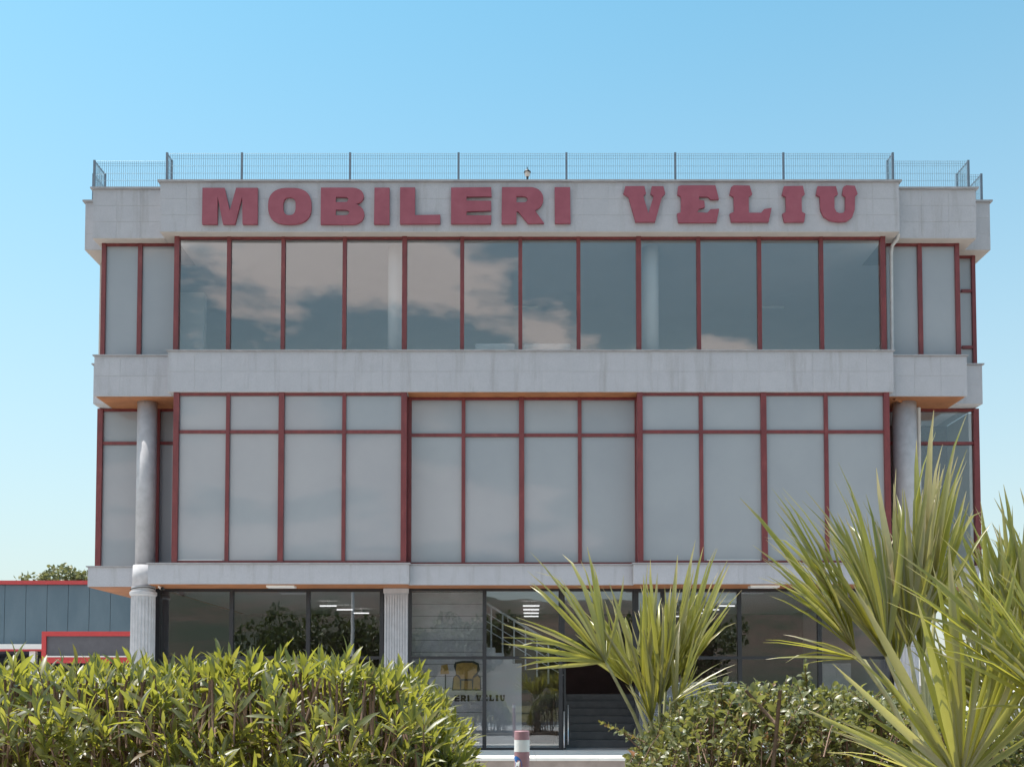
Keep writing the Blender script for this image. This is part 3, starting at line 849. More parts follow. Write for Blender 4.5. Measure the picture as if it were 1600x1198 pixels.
# shop name, letter by letter, in the same outlines as the big sign
sx0, sx1 = 316.0, 1340.0
for lp in LOOPS[5:]:
    q = [[(662 + (x - sx0) / (sx1 - sx0) * 127, 1085 + (y - 292) / 60 * 10.5) for x, y in l] for l in lp]
    right = q[0][0][0] > 745
    flat('letter', q[0], 'print_black', 25.785 if right else YPn, q)

# ------------------------------------------------------------------ roof fence of welded wire panels
fence = empty('roof_fence', (Xp(828, 24.2, 280), 24.2, zc1 + 0.04), 'blue-grey welded wire fence along the roof edge', 'fence')
zf0 = zc1 + 0.041
FH = 0.74
def post(x, y, h=FH):
    box('fence_post', x - 0.025, x + 0.025, y - 0.02, y + 0.02, zf0, zf0 + h, 'fence_post', fence)
def wires(x0, y0, x1, y1):
    m = MB(); L = math.hypot(x1 - x0, y1 - y0); n = max(2, int(L / 0.05)); dx, dy = (x1 - x0) / L, (y1 - y0) / L
    r = 0.0042
    for i in range(1, n):
        s_ = L * i / n; x, y = x0 + dx * s_, y0 + dy * s_
        m.box(x - r, x + r, y - r, y + r, zf0 + 0.03, zf0 + FH - 0.01)
    for z in (0.05, 0.25, 0.42, 0.60, 0.66, 0.715):
        off = 0.006
        m.tube([(x0, y0 - off, zf0 + z), (x1, y1 - off, zf0 + z)], 0.0048, 4)
    o = m.build('wire_panel', 'fence_wire', fence)
    tag(o, kind='stuff')
YF = 24.16
px_posts = (261, 378, 547, 716.5, 885, 1055, 1224, 1395)
xp_ = [Xp(p, YF, 260) for p in px_posts]
for x in xp_: post(x, YF)
for a, b in zip(xp_[:-1], xp_[1:]): wires(a + 0.03, YF, b - 0.03, YF)
YFw, YFo = YW + 0.16, YO + 0.16
xfwl, xfwr = Xp(147.5, YFw, 270), Xp(1513, YFw, 270)
for (xc, xw, xo) in ((xp_[0], xfwl, xol + 0.12), (xp_[-1], xfwr, xor_ - 0.12)):
    post(xc, YFw); wires(xc, YF + 0.03, xc, YFw - 0.03)
    box('fence_rail', xc - 0.012, xc + 0.012, YF + 0.03, YFw - 0.03, zf0 + FH - 0.03, zf0 + FH - 0.005, 'fence_post', fence)
    post(xw, YFw)
    a, b = sorted((xc, xw)); wires(a + 0.03, YFw, b - 0.03, YFw)
    post(xw, YFo); wires(xw, YFw + 0.03, xw, YFo - 0.03)
    box('fence_rail', xw - 0.012, xw + 0.012, YFw + 0.03, YFo - 0.03, zf0 + FH - 0.03, zf0 + FH - 0.005, 'fence_post', fence)
    post(xo, YFo)
    a, b = sorted((xw, xo)); wires(a + 0.03, YFo, b - 0.03, YFo)
    post(xo, YFo + 2.5); wires(xo, YFo + 0.03, xo, YFo + 2.47)
    box('fence_rail', xo - 0.012, xo + 0.012, YFo + 0.03, YFo + 2.47, zf0 + FH - 0.03, zf0 + FH - 0.005, 'fence_post', fence)

# little lantern standing on the coping
lx, ly = Xp(824, 24.08, 275), 24.08
lan = empty('roof_lantern', (lx, ly, zf0), 'small black lantern on the coping above the letter R', 'lantern')
MB().lathe([(0.075, zf0), (0.07, zf0 + 0.02), (0.02, zf0 + 0.06), (0.018, zf0 + 0.10), (0.03, zf0 + 0.125)], lx, ly, 14).build('lantern_foot', 'lantern_black', lan, smooth=True)
MB().lathe([(0.032, zf0 + 0.126), (0.06, zf0 + 0.16), (0.062, zf0 + 0.23)], lx, ly, 8).build('lantern_glass', 'lantern_glass', lan)
MB().lathe([(0.085, zf0 + 0.231), (0.08, zf0 + 0.25), (0.045, zf0 + 0.285), (0.012, zf0 + 0.31), (0.008, zf0 + 0.36)], lx, ly, 8).build('lantern_cap', 'lantern_black', lan)

# security camera under the first-floor soffit, with its cable round the column head
p = Pt(249, 915, 24.25)
sc_ = empty('security_camera', p, 'small white security camera under the orange soffit by the fluted column', 'camera')
MB().tube([p + Vector((0, 0, 0.07)), p], 0.03, 10).build('camera_mount', 'white_paint', sc_, smooth=True)
MB().tube([p + Vector((-0.01, 0.02, -0.01)), p + Vector((0.09, -0.07, -0.07))], [0.03, 0.045], 12).build('camera_body', 'white_paint', sc_, smooth=True)
MB().tube([p + Vector((0.09, -0.07, -0.07)), p + Vector((0.115, -0.09, -0.085))], 0.046, 12).build('camera_lens', 'cable_black', sc_, smooth=True)
cpts = [(cxa + (ra * 0.99) * math.cos(R(a)), 24.45 + (ra * 0.99) * math.sin(R(a)), ze0 - 0.07 - 0.02 * math.sin(R(a * 2 + 40))) for a in range(190, 351, 10)]
MB().tube(cpts, 0.012, 6).build('cable', 'cable_black', sc_, smooth=True)

# ------------------------------------------------------------------ neighbouring metal-clad hall on the left
YN = 40.0
xn0, xn1 = -32.0, Xp(262, YN, 950)
zn1 = Zp(913, YN); znb = Zp(1012, YN)
nb_ = empty('metal_hall', ((xn0 + xn1) / 2, YN, 0), 'low blue-grey sheet metal hall with red roof edge beside the store', 'building')
MB().box(xn0, xn1, YN + 0.05, YN + 14, znb - 0.2, zn1).box(xn0, xn1, YN + 5, YN + 14, 0, znb - 0.201).box(xn1 - 0.3, xn1, YN + 0.05, YN + 4.99, 0, znb - 0.201).build('wall', 'hall_shade', nb_)
pw = 0.80; k = int((xn1 - xn0) / pw)
for i in range(k):
    box('wall_panel', xn0 + i * pw + 0.008, xn0 + (i + 1) * pw - 0.008, YN, YN + 0.049, znb + 0.14, zn1 - 0.01, 'neighbour_sheet', nb_)
box('roof_trim', xn0, xn1 + 0.1, YN - 0.12, YN + 0.2, zn1, Zp(907, YN), 'neighbour_trim_red', nb_)
box('canopy_beam', xn0, xn1, YN - 0.5, YN - 0.01, znb - 0.06, znb + 0.13, 'white_paint', nb_)
box('red_strip', xn0, xn1, YN - 0.49, YN - 0.02, znb - 0.13, znb - 0.061, 'neighbour_trim_red', nb_)
for px in (-150, -60, 52):
    x = Xp(px, YN - 0.3, 1030)
    box('canopy_post', x - 0.11, x + 0.11, YN - 0.4, YN - 0.2, 0, znb - 0.131, 'white_paint', nb_)
# red framed billboard-like entrance box in front of the hall
YS = 34.0
bx0, bx1 = Xp(65, YS, 1000), Xp(232, YS, 1000)
zs1, zs0 = Zp(986, YS), Zp(1035, YS)
sb = empty('framed_board', ((bx0 + bx1) / 2, YS, 0), 'dark grey board in a bright red frame before the metal hall', 'board')
MB().box(bx0 + 0.14, bx1 - 0.14, YS + 0.06, YS + 0.3, zs0 + 0.24, zs1 - 0.15).build('panel', 'sign_grey', sb)
fm = MB().box(bx0, bx1, YS, YS + 0.4, zs1 - 0.15, zs1).box(bx0, bx0 + 0.14, YS, YS + 0.4, 0.0, zs1 - 0.151).box(bx1 - 0.14, bx1, YS, YS + 0.4, 0.0, zs1 - 0.151).box(bx0 + 0.141, bx1 - 0.141, YS, YS + 0.4, zs0, zs0 + 0.18)
fm.build('frame', 'sign_red', sb)
box('ledge', bx0 + 0.142, bx1 - 0.142, YS - 0.05, YS + 0.39, zs0 + 0.181, zs0 + 0.225, 'white_paint', sb)  # white colour stands for the sun on the ledge top

# ------------------------------------------------------------------ leaves and plants
def leaf_template(kind):
    """unit-length leaf along +X, folded along the midrib, upper side +Z"""
    if kind == 'lance':
        st_ = [(0.0, 0.012, 0), (0.22, 0.07, 0.01), (0.5, 0.10, 0.0), (0.78, 0.065, -0.04), (1.0, 0.0, -0.10)]
        fold = 0.35
    elif kind == 'oval':
        st_ = [(0.0, 0.02, 0), (0.2, 0.22, 0.03), (0.5, 0.31, 0.02), (0.8, 0.22, -0.05), (1.0, 0.0, -0.14)]
        fold = 0.4
    elif kind == 'blade':
        st_ = [(0.0, 0.009, 0), (0.12, 0.014, 0.0), (0.35, 0.023, 0.0), (0.6, 0.020, -0.01), (0.85, 0.010, -0.035), (1.0, 0.001, -0.07)]
        fold = 0.55
    elif kind == 'blade_bent':
        st_ = [(0.0, 0.009, 0), (0.12, 0.014, 0.0), (0.35, 0.022, 0.01), (0.6, 0.018, -0.02), (0.82, 0.010, -0.12), (0.93, 0.001, -0.26)]
        fold = 0.5
    elif kind == 'blade_torn':
        st_ = [(0.0, 0.008, 0), (0.15, 0.012, 0.02), (0.4, 0.016, 0.05), (0.62, 0.012, 0.05), (0.80, 0.006, 0.01), (0.97, 0.001, -0.05)]
        fold = 0.8
    v, f = [], []
    for x, w, z in st_:
        v += [(x, -w, z + w * fold), (x, 0, z), (x, w, z + w * fold)]
    for i in range(len(st_) - 1):
        a = i * 3
        f += [(a, a + 3, a + 4, a + 1), (a + 1, a + 4, a + 5, a + 2)]
    return np.array(v), f
def basis(d, n):
    """rows: x = d, z as near n as possible"""
    d = d / (np.linalg.norm(d, axis=-1, keepdims=True) + 1e-9)
    y = np.cross(n, d); y /= (np.linalg.norm(y, axis=-1, keepdims=True) + 1e-9)
    z = np.cross(d, y)
    return np.stack([d, y, z], axis=-1)          # (N,3,3) columns
def mass_leaves(name, kind, pos, Bm, size, mat, parent, origin):
    tv, tf = leaf_template(kind)
    V = np.einsum('nij,kj->nki', Bm, tv) * size[:, None, None] + pos[:, None, :]
    n, k = V.shape[:2]
    V = V.reshape(-1, 3) - np.array(origin)
    q = np.array(tf, dtype=np.int64)
    Fc = (q[None] + (np.arange(n) * k)[:, None, None]).reshape(-1)
    me = bpy.data.meshes.new(name)
    me.vertices.add(len(V)); me.vertices.foreach_set('co', V.ravel())
    nf = n * len(tf)
    me.loops.add(nf * 4); me.loops.foreach_set('vertex_index', Fc.astype(np.int32))
    me.polygons.add(nf); me.polygons.foreach_set('loop_start', np.arange(0, nf * 4, 4, dtype=np.int32))
    me.polygons.foreach_set('loop_total', np.full(nf, 4, dtype=np.int32))
    me.update(calc_edges=True); me.validate()
    me.materials.append(MATS[mat])
    me.polygons.foreach_set('use_smooth', np.ones(nf, dtype=bool))
    o = bpy.data.objects.new(name, me)
    return link(o, parent, origin)
LM = {}
def leaf_mesh(kind, mat):
    if (kind, mat) not in LM:
        v, f = leaf_template(kind)
        me = bpy.data.meshes.new('leaf'); me.from_pydata(v.tolist(), [], f); me.materials.append(MATS[mat])
        for p in me.polygons: p.use_smooth = True
        LM[(kind, mat)] = me
    return LM[(kind, mat)]
def leaf_object(name, kind, mat, pos, B, size, parent):
    o = bpy.data.objects.new(name, leaf_mesh(kind, mat))
    link(o, parent, pos)
    M = Matrix(B.tolist()).to_4x4()
    o.rotation_mode = 'QUATERNION'; o.rotation_quaternion = M.to_quaternion(); o.scale = (size, size, size)
    return o
def split_front(pos, size, cell=9.0, limit=300):
    """indices of the leaves that show largest: nearest in each small cell of the view"""
    best = {}
    for i in range(len(pos)):
        u, v = pix(pos[i])
        if not (-5 < u < 1605 and 850 < v < 1200): continue
        k = (int(u / cell), int(v / cell))
        d = pos[i][1]
        if k not in best or d < best[k][0]: best[k] = (d, i)
    idx = [i for d, i in best.values()]
    idx.sort(key=lambda i: -size[i] / pos[i][1])
    return idx[:limit]
def shoots(tips, dirs, nleaf, llen, spread0, spread1, seg):
    """whorls of leaves round the upper part of each shoot"""
    pos, d_, n_, sz = [], [], [], []
    for tip, d in zip(tips, dirs):
        d = d / np.linalg.norm(d)
        a = np.cross(d, [0.3, 0.2, 0.9]); a /= np.linalg.norm(a); b = np.cross(d, a)
        m = int(nleaf * (0.7 + 0.6 * rng.random()))
        ph = rng.random() * 6.28
        for k in range(m):
            s_ = (k / m) ** 0.9
            an = ph + k * 2.4 + rng.normal(0, 0.25)
            r = a * math.cos(an) + b * math.sin(an)
            el = R(spread0 + (spread1 - spread0) * s_ + rng.normal(0, 9))
            ld = d * math.cos(el) + r * math.sin(el)
            pos.append(tip - d * seg * s_); d_.append(ld)
            n_.append(d - ld * np.dot(d, ld) + rng.normal(0, 0.15, 3))
            sz.append(llen * (0.45 + 0.85 * rng.random()) * (0.75 + 0.35 * s_))
    return np.array(pos), np.array(d_), np.array(n_), np.array(sz)

# --- oleander hedge
def hedge_top(x):
    u = 832 + F * x / 6.2
    pts = [(-200, 1062), (60, 1064), (180, 1060), (330, 1056), (430, 1050), (520, 1052), (600, 1055), (650, 1066), (700, 1090), (735, 1140), (770, 1215), (800, 1300)]
    y = np.interp(u, [p[0] for p in pts], [p[1] for p in pts])
    return Zp(y, 6.2)
tips, dirs = [], []
N1 = 2300
while len(tips) < N1:
    x = rng.uniform(-3.9, -0.05); yy = rng.uniform(5.25, 7.6)
    zt = hedge_top(x) - 0.10 * max(0, (5.9 - yy)) ** 1.2 * 2 + rng.normal(0, 0.035)
    dep = rng.random() ** 1.6 * 0.42
    if yy < 5.8: dep = rng.random() * 0.95
    z = zt - dep
    if z < 0.5: continue
    tips.append(np.array([x, yy, z]))
    dirs.append(np.array([rng.normal(0, 0.28) + (0.4 if x > -0.9 else 0), rng.normal(-0.08, 0.28) - (0.45 if yy < 5.6 else 0), 1.0]))
for k in range(70):   # longer leaders that escaped the shears
    x = rng.uniform(-3.5, -0.6); yy = rng.uniform(5.6, 7.2)
    tips.append(np.array([x, yy, hedge_top(x) + rng.uniform(0.02, 0.10)])); dirs.append(np.array([rng.normal(0, 0.2), rng.normal(0, 0.2), 1.0]))
tips, dirs = np.array(tips), np.array(dirs)
hp, hd, hnn, hs = shoots(tips, dirs, 11, 0.15, 14, 66, 0.14)
hb = basis(hd, hnn)
hedge = empty('oleander_hedge', (-1.9, 6.4, 0.1), 'trimmed oleander hedge with long pointed leaves and cut brown stems', 'hedge')
front = split_front(hp, hs)
for i in front: leaf_object('leaf', 'lance', 'oleander_leaf_single', hp[i], hb[i], float(hs[i]), hedge)
rest = np.setdiff1d(np.arange(len(hp)), np.array(front))
tag(mass_leaves('foliage', 'lance', hp[rest], hb[rest], hs[rest], 'oleander_leaf', hedge, (-1.9, 6.4, 0.1)), kind='stuff')
m = MB()
for tip, d in zip(tips[::2], dirs[::2]):
    d = Vector(d).normalized(); tp = Vector(tip)
    m.tube([tp - d * 0.42 + Vector((0, 0, -0.05)), tp - d * 0.2, tp - d * 0.01], [0.006, 0.005, 0.0035], 5, cap=False)
for k in range(900):   # clipped stubs near the top, and main stems
    x = rng.uniform(-3.8, -0.6); yy = rng.uniform(5.5, 7.2); zt = hedge_top(x) - rng.uniform(-0.01, 0.14)
    m.tube([(x + rng.normal(0, .04), yy, zt - 0.3), (x, yy, zt)], 0.007, 5)
for k in range(90):
    x = rng.uniform(-3.8, -0.3); yy = rng.uniform(5.6, 7.3); zt = hedge_top(x) - 0.25
    if zt > 0.4: m.tube([(x + rng.normal(0, .1), yy + rng.normal(0, .1), 0.08), (x + rng.normal(0, .05), yy, zt * 0.5), (x, yy, zt)], [0.02, 0.015, 0.008], 6)
tag(m.build('stems', 'twig', hedge, (-1.9, 6.4, 0.1), smooth=True), kind='stuff')

# --- round-leaved shrub to the right
def shrub_top(x):
    u = 775 + F * x / 7.0
    pts = [(930, 1300), (975, 1190), (1000, 1140), (1030, 1105), (1070, 1085), (1110, 1078), (1180, 1074), (1260, 1076), (1330, 1080), (1400, 1088), (1460, 1110), (1560, 1150), (1700, 1190)]
    y = np.interp(u, [p[0] for p in pts], [p[1] for p in pts])
    return Zp(y, 7.0)
tips, dirs = [], []
while len(tips) < 1700:
    x = rng.uniform(0.62, 3.5); yy = rng.uniform(6.35, 7.7)
    zt = shrub_top(x) - 0.12 * max(0, 6.8 - yy) + rng.normal(0, 0.03)
    dep = rng.random() ** 1.5 * 0.5
    if yy < 6.7: dep = rng.random() * 0.95
    z = zt - dep
    if z < 0.45: continue
    tips.append(np.array([x, yy, z])); dirs.append(np.array([rng.normal(0, 0.5) - (0.5 if x < 0.9 else 0), rng.normal(-0.15, 0.45), 0.8]))
sprigs = [((1258, 1036), (1262, 1090)), ((940, 1128), (1010, 1160)), ((1222, 1075), (1215, 1120)), ((1130, 1066), (1125, 1100))]
sp_pts = []
for (a, b) in sprigs:
    pa, pb = np.array(Pt(a[0], a[1], 6.9)), np.array(Pt(b[0], b[1], 7.0))
    sp_pts.append((pa, pb))
    for s_ in np.linspace(0, 0.8, 4): tips.append(pa + (pb - pa) * s_); dirs.append(pa - pb)
tips, dirs = np.array(tips), np.array(dirs)
sp, sd, sn, ss = shoots(tips, dirs, 11, 0.062, 25, 80, 0.16)
ns_ = 4 * len(sprigs)
sb_ = basis(sd, sn)
shrub = empty('round_leaf_shrub', (2.0, 7.0, 0.1), 'glossy round-leaved shrub with a few reddish shoots beside the palms', 'shrub')
front = split_front(sp, ss, 7.0)
for i in front: leaf_object('leaf', 'oval', 'shrub_leaf_single', sp[i], sb_[i], float(ss[i]), shrub)
rest = np.setdiff1d(np.arange(len(sp)), np.array(front))
tag(mass_leaves('foliage', 'oval', sp[rest], sb_[rest], ss[rest], 'shrub_leaf', shrub, (2.0, 7.0, 0.1)), kind='stuff')
m = MB()
for tip, d in zip(tips[::2], dirs[::2]):
    d = Vector(d).normalized(); tp = Vector(tip)
    m.tube([tp - d * 0.3 + Vector((0, 0, -0.06)), tp - d * 0.15, tp], [0.005, 0.004, 0.0025], 5, cap=False)
for k in range(60):
    x = rng.uniform(0.8, 3.3); yy = rng.uniform(6.6, 7.4); zt = shrub_top(x) - 0.2
    if zt > 0.4: m.tube([(x + rng.normal(0, .15), yy, 0.08), (x + rng.normal(0, .06), yy, zt * 0.5), (x, yy, zt)], [0.02, 0.014, 0.006], 6)
for (pa, pb) in sp_pts: m.tube([pb, pa], [0.006, 0.003], 5)
tag(m.build('stems', 'twig', shrub, (2.0, 7.0, 0.1), smooth=True), kind='stuff')
stk = MB()
a, b = Pt(1219, 1078, 6.45), Pt(1208, 1198, 6.45)
stk.tube([Vector((b.x, 6.45, 0.1)), b, a], [0.014, 0.013, 0.012], 8)
a2, b2 = Pt(1165, 1078, 6.47), Pt(1212, 1130, 6.46)
stk.tube([b2, a2], [0.011, 0.010], 8)
stk.build('pruned_branch', 'bark', shrub, smooth=True)

# --- fan palms
def palm(name, base, label, trunk_h, fronds, seed):
    rg = np.random.default_rng(seed)
    root = empty(name, base, label, 'palm', 'young fan palms by the car park')
    bx, by, bz = base
    tr_ = MB()
    prof = []
    for i in range(9):
        s_ = i / 8
        prof.append((0.13 + 0.03 * math.sin(i * 2.1) - 0.03 * s_, bz + trunk_h * s_))
    tr_.lathe(prof, bx, by, 16, mod=lambda k: 1 + 0.12 * (k % 2))
    tr_.build('trunk', 'palm_fibre', root)
    C = np.array([bx, by, bz + trunk_h])
    for (hub, ax, face, L, spread, nseg) in fronds:
        H = np.array(hub); ax = np.array(ax, float); ax /= np.linalg.norm(ax)
        face = np.array(face, float); face -= ax * np.dot(face, ax); face /= np.linalg.norm(face)
        side = np.cross(face, ax)
        mid = (C + H) / 2 + np.array([0, 0, 0.06])
        fr = MB().tube([C, mid, H - ax * 0.02, H + ax * 0.05], [0.016, 0.012, 0.010, 0.006], 7).build('frond', 'petiole', root, tuple(H), smooth=True)
        # short pleated heart of the fan where the blades are joined
        for k in range(nseg):
            ph = -spread + 2 * spread * k / (nseg - 1) + rg.normal(0, 2.6)
            e = abs(ph) / spread
            d = ax * math.cos(R(ph)) + side * math.sin(R(ph)) - face * (0.10 * rg.normal() + 0.12 * e * e - 0.05)
            d /= np.linalg.norm(d)
            ln = L * (1 - 0.30 * e ** 2) * rg.uniform(0.72, 1.10)
            nn = face + side * (0.5 if k % 2 else -0.5) * 0.6 + rg.normal(0, 0.12, 3)
            if rg.random() < 0.10: continue
            kd = 'blade' if rg.random() < 0.62 else ('blade_torn' if rg.random() < 0.6 else 'blade_bent')
            leaf_object('blade', kd, 'palm_leaf', H, basis(d[None], nn[None])[0], ln, fr)
    return root
def hubp(px, py, Y): return tuple(Pt(px, py, Y))
def aim(dx, dy, depth=0.0): return (dx, depth, -dy)
# near the middle of the façade
palm('fan_palm', (1.03, 7.35, 0.1), 'small fan palm before the store doorway, between hedge and round-leaved shrub', 0.9, [
    (hubp(946, 1034, 7.2), aim(-0.62, -0.80, -0.1), (0.5, -0.75, 0.3), 0.88, 62, 30),
    (hubp(1006, 1085, 7.25), aim(-0.15, -1, 0.1), (0.35, -0.9, 0.1), 0.82, 34, 22),
    (hubp(1040, 1080, 7.4), aim(0.10, -1, 0.15), (-0.4, -0.8, 0.2), 0.95, 30, 24),
    (hubp(1066, 1060, 7.45), aim(0.26, -1, 0.0), (-0.75, -0.6, 0.1), 0.98, 26, 22),
    (hubp(1052, 1096, 7.1), aim(0.75, -0.45, -0.2), (-0.3, -0.5, 0.8), 0.55, 30, 9),
    (hubp(985, 1070, 7.5), aim(-0.35, -0.9, 0.3), (0.2, -0.9, 0.2), 0.8, 30, 16),
    (hubp(1018, 1128, 7.2), aim(-0.1, -1, 0.0), (0.5, -0.8, 0.1), 0.62, 24, 16),
    (hubp(1056, 1118, 7.25), aim(0.08, -1, 0.0), (-0.5, -0.8, 0.1), 0.62, 20, 15),
    (hubp(1030, 1100, 7.3), aim(-0.02, -1, 0.05), (0.2, -0.9, 0.1), 0.95, 20, 18),
], 3)
palm('fan_palm', (2.25, 5.75, 0.1), 'bushy fan palm with upright yellow-green fans before the right end of the store', 1.05, [
    (hubp(1335, 1015, 5.6), aim(-0.50, -0.85, -0.05), (0.75, -0.6, 0.25), 0.92, 38, 36),
    (hubp(1385, 1025, 5.55), aim(-0.26, -1, 0.05), (0.5, -0.8, 0.15), 1.0, 27, 34),
    (hubp(1420, 1010, 5.7), aim(-0.04, -1, 0.1), (-0.4, -0.8, 0.1), 1.0, 24, 32),
    (hubp(1448, 985, 5.8), aim(0.05, -1, 0.0), (-0.8, -0.5, 0.1), 1.12, 15, 24),
    (hubp(1345, 1030, 5.9), aim(-0.95, -0.28, 0.2), (0.2, -0.5, 0.8), 0.55, 22, 9),
    (hubp(1400, 1045, 5.9), aim(-0.15, -1, 0.3), (0.3, -0.9, 0.3), 1.02, 30, 24),
    (hubp(1440, 1035, 5.75), aim(0.02, -1, 0.1), (0.6, -0.8, 0.2), 0.85, 16, 20),
    (hubp(1460, 960, 5.95), aim(0.24, -1, 0.15), (-0.5, -0.8, 0.2), 0.85, 20, 17),
], 5)
palm('fan_palm', (3.35, 6.3, 0.1), 'greyer fan palm standing behind the big fans, clear of the store corner', 1.1, [
    (hubp(1545, 1000, 6.3), aim(-0.02, -1, 0.1), (0.1, -0.95, 0.1), 0.80, 54, 32),
    (hubp(1600, 1000, 6.2), aim(0.10, -1, 0.0), (-0.5, -0.8, 0.1), 0.9, 32, 24),
    (hubp(1575, 985, 6.45), aim(-0.16, -1, 0.2), (0.4, -0.8, 0.3), 0.82, 28, 22),
    (hubp(1515, 990, 6.5), aim(-0.25, -0.9, 0.2), (0.5, -0.7, 0.3), 0.66, 52, 26),
    (hubp(1640, 1010, 6.4), aim(-0.1, -1, 0.1), (0.1, -0.9, 0.1), 0.95, 30, 16),
    (hubp(1560, 1095, 6.0), aim(-0.05, -1, 0.0), (0.15, -0.95, 0.2), 0.66, 62, 34),
    (hubp(1650, 1090, 5.9), aim(-0.15, -1, 0.0), (0.1, -0.95, 0.2), 0.75, 60, 34),
    (hubp(1520, 1110, 6.1), aim(-0.2, -0.95, 0.1), (0.3, -0.9, 0.2), 0.62, 45, 26),
    (hubp(1600, 1150, 5.8), aim(0.0, -1, 0.0), (0.05, -0.95, 0.2), 0.62, 65, 32),
], 8)
palm('fan_palm', (2.15, 4.55, 0.1), 'foremost fan palm with one wide open fan and broad yellow-green blades', 0.85, [
    (hubp(1500, 1222, 4.4), aim(-0.10, -1, -0.1), (0.08, -0.95, 0.35), 0.92, 62, 44),
    (hubp(1668, 1130, 4.35), aim(-0.66, -0.80, -0.1), (0.6, -0.65, 0.4), 0.98, 30, 26),
    (hubp(1480, 1235, 4.2), aim(-0.86, -0.36, -0.2), (0.2, -0.6, 0.75), 0.66, 20, 9),
], 9)

# ------------------------------------------------------------------ bollard
YBo = 9.0
bp = Pt(815.5, 1141, YBo)
br = 11.8 * YBo / F
bol = empty('bollard', (bp.x, YBo, 0), 'faded red bollard with white band and blue arrow disc', 'bollard')
zb_w1, zb_w0 = Zp(1155, YBo), Zp(1173.5, YBo)
MB().lathe([(br * 1.25, 0.0), (br * 1.25, 0.03), (br, 0.06), (br, zb_w0 - 0.001)], bp.x, YBo, 28).build('post', 'bollard_red', bol, smooth=False)
MB().lathe([(br * 1.01, zb_w0), (br * 1.01, zb_w1)], bp.x, YBo, 28).build('white_band', 'bollard_white', bol)
MB().lathe([(br, zb_w1 + 0.001), (br, bp.z - 0.006), (br * 0.93, bp.z)], bp.x, YBo, 28).build('cap', 'bollard_red', bol)
def wrap(name, pts, mat, rr, zc, a0):
    """flat sticker bent round the post: pts in metres, x along the girth"""
    vs = [(bp.x + rr * math.cos(a0 + x / br), YBo + rr * math.sin(a0 + x / br), zc + z) for x, z in pts]
    me = MB(); n = len(vs); me.v = vs + [(bp.x, YBo, zc)][:0]; me.f = []
    cx_m = sum(p[0] for p in pts) / n; cz_m = sum(p[1] for p in pts) / n
    me.v.append((bp.x + rr * math.cos(a0 + cx_m / br), YBo + rr * math.sin(a0 + cx_m / br), zc + cz_m))
    me.f = [(i, (i + 1) % n, n) for i in range(n)]; me.mi = [0] * n
    return me.build(name, mat, bol)
zd = Zp(1194, YBo)
wrap('arrow_disc', [(0.062 * math.cos(2 * math.pi * k / 28), 0.075 * math.sin(2 * math.pi * k / 28)) for k in range(28)], 'arrow_blue', br * 1.03, zd, R(215))
wrap('arrow_mark', [(-0.03, -0.028), (-0.018, -0.04), (0.016, -0.002), (0.03, -0.016), (0.036, 0.034), (-0.012, 0.03), (0.002, 0.014)], 'bollard_white', br * 1.05, zd, R(222))

# ------------------------------------------------------------------ parked vehicles behind the shrubs
def vehicle(name, x0, L, Y, W, prof_body, prof_cab, glass_q, wheels, wr, paint, label, cat, tail=None):
    """side-on vehicle; outlines in metres from its left end"""
    v = empty(name, (x0 + L / 2, Y + W / 2, 0), label, cat, 'vehicles parked before the store')
    MB().prism([(x0 + a, z) for a, z in prof_body], Y, Y + W).build('body', paint, v, bevel=0.05)
    MB().prism([(x0 + a, z) for a, z in prof_cab], Y + 0.12, Y + W - 0.12).build('cabin', paint, v, bevel=0.06)
    for q in glass_q:
        MB().prism([(x0 + a, z) for a, z in q], Y + 0.108, Y + 0.119).build('side_window', 'car_glass', v)
    for wx in wheels:
        for yy in (Y - 0.01, Y + W - 0.2):
            c = Vector((x0 + wx, yy, wr))
            wh = MB().tube([c, c + Vector((0, 0.21, 0))], wr, 28).build('wheel', 'tyre', v)
            MB().tube([c + Vector((0, -0.012, 0)), c + Vector((0, -0.001, 0))], wr * 0.64, 20).build('rim', 'steel', wh)
            if yy < Y + 0.1:
                MB().tube([c + Vector((0, -0.004, 0)), c + Vector((0, 0.006, 0))], wr * 1.16, 28).build('wheel_arch', 'cable_black', v)
    if tail:
        for (a0, a1, z0, z1, mt, nm) in tail:
            box(nm, x0 + a0, x0 + a1, Y - 0.012, Y + 0.1, z0, z1, mt, v)
    MB().box(x0 + L * 0.33, x0 + L * 0.33 + 0.14, Y - 0.16, Y - 0.01, 1.0, 1.12).build('wing_mirror', paint, v, bevel=0.02)
    return v
vehicle('parked_car', 1.95, 4.1, 12.6, 1.75,
        [(0.02, 0.30), (0.0, 0.62), (0.12, 0.86), (1.0, 1.0), (3.7, 1.03), (4.06, 0.92), (4.1, 0.34), (3.7, 0.24), (0.4, 0.24)],
        [(0.85, 1.0), (1.65, 1.52), (2.2, 1.60), (3.35, 1.56), (3.95, 1.03)],
        [[(1.15, 1.05), (1.72, 1.47), (2.3, 1.51), (2.3, 1.05)], [(2.38, 1.05), (2.38, 1.51), (3.2, 1.48), (3.62, 1.06)]],
        (0.78, 3.3), 0.31, 'car_silver', 'light silver hatchback half hidden behind the round-leaved shrub', 'car',
        [(3.9, 4.08, 0.72, 0.95, 'tail_red', 'tail_light'), (0.04, 0.3, 0.62, 0.78, 'headlight_clear', 'headlight')])
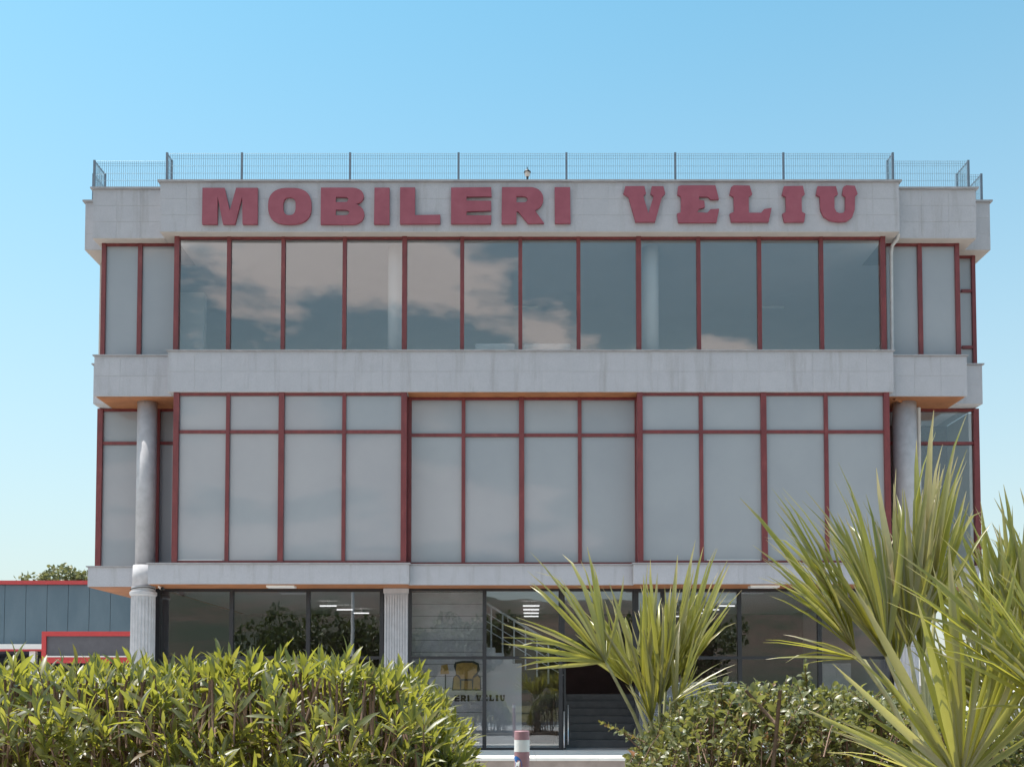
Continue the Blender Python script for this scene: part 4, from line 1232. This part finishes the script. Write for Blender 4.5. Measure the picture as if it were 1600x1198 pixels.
vehicle('parked_van', 3.75, 4.5, 9.7, 1.85,
        [(0.02, 0.36), (0.0, 0.85), (0.15, 1.12), (1.0, 1.32), (4.45, 1.36), (4.5, 0.42), (4.3, 0.28), (0.4, 0.28)],
        [(0.7, 1.30), (1.3, 1.95), (1.6, 2.06), (4.38, 2.08), (4.46, 1.34)],
        [[(0.95, 1.38), (1.4, 1.88), (1.95, 1.92), (1.95, 1.38)], [(2.08, 1.38), (2.08, 1.92), (3.1, 1.92), (3.1, 1.38)]],
        (0.88, 3.65), 0.34, 'car_white', 'tall white van glimpsed through the palm fans', 'van',
        [(0.03, 0.33, 0.78, 0.96, 'headlight_clear', 'headlight')])

# ------------------------------------------------------------------ trees and lamp post (the far tree over the hall; those across the road show in the glass)
def crown_pts(rg, n, rx, ry, rz, lobes):
    cs = [(rg.normal(0, 0.42, 3) * np.array([rx, ry, rz * 0.8]), rg.uniform(0.35, 0.6)) for _ in range(lobes)]
    out = []
    for i in range(n):
        c, s_ = cs[rg.integers(lobes)]
        d = rg.normal(0, 1, 3); d /= np.linalg.norm(d)
        out.append(c + d * np.array([rx, ry, rz]) * s_ * rg.uniform(0.55, 1.0) ** 0.5)
    return np.array(out)
def tree(name, loc, h, rx, rz, label, mat, leaf, n, seed, group=None):
    rg = np.random.default_rng(seed)
    root = empty(name, loc, label, 'tree', group)
    lx_, ly_, lz_ = loc
    cz = h - rz
    m = MB()
    m.tube([(lx_, ly_, lz_), (lx_ + 0.1, ly_, lz_ + cz * 0.5), (lx_, ly_, lz_ + cz)], [0.22, 0.17, 0.1], 8)
    for k in range(7):
        a = rg.uniform(0, 6.28)
        m.tube([(lx_, ly_, lz_ + cz * rg.uniform(0.55, 0.95)), (lx_ + math.cos(a) * rx * 0.6, ly_ + math.sin(a) * rx * 0.6, lz_ + cz + rg.uniform(-0.3, 0.6) * rz)], [0.08, 0.025], 6)
    m.build('trunk', 'bark', root, tuple(loc), smooth=True)
    P_ = crown_pts(rg, n, rx, rx, rz, 14) + np.array([lx_, ly_, lz_ + cz])
    d = rg.normal(0, 1, (n, 3)); nn = rg.normal(0, 1, (n, 3)) + np.array([0, 0, 0.8])
    tag(mass_leaves('crown', 'oval', P_, basis(d, nn), leaf * rg.uniform(0.6, 1.3, n), mat, root, tuple(loc)), kind='stuff')
    return root
tree('far_tree', (Pt(98, 900, 62).x, 62, 0), Zp(880, 62), 2.0, 1.9, 'pale olive tree showing above the red roof edge of the hall', 'far_leaf', 0.28, 3500, 4)
for k, (x, y, h, r) in enumerate(((-13, -42, 8.5, 3.2), (-7.5, -38, 7.0, 2.6), (-3.5, -46, 9.0, 3.3), (5.5, -44, 7.5, 3.0), (12, -40, 8.0, 3.0), (17, -48, 9.5, 3.6), (-20, -45, 9, 3.4))):
    tree('roadside_tree', (x, y, 0), h, r, h * 0.36, 'dark roadside tree across the road, mirrored in the shop windows', 'tree_leaf', 0.42, 3200, 20 + k, 'trees across the road')
lpx, lpy = Pt(556, 870, 54).x, -6.0 + 3.2
lp = empty('street_lamp', (lpx, lpy, 0), 'tall street lamp mirrored in the second-floor glass', 'street lamp')
LH = 1.6 + (HOR - 738) / F * (48 - lpy)
MB().tube([(lpx, lpy, 0), (lpx, lpy, LH * 0.6), (lpx, lpy, LH - 0.4), (lpx - 0.25, lpy - 0.3, LH), (lpx - 0.6, lpy - 0.9, LH + 0.08)], [0.11, 0.085, 0.06, 0.05, 0.045], 10).build('pole', 'pipe_grey', lp, smooth=True)
MB().box(lpx - 0.8, lpx - 0.5, lpy - 1.5, lpy - 0.85, LH + 0.02, LH + 0.14).build('lamp_head', 'pipe_grey', lp, bevel=0.04)
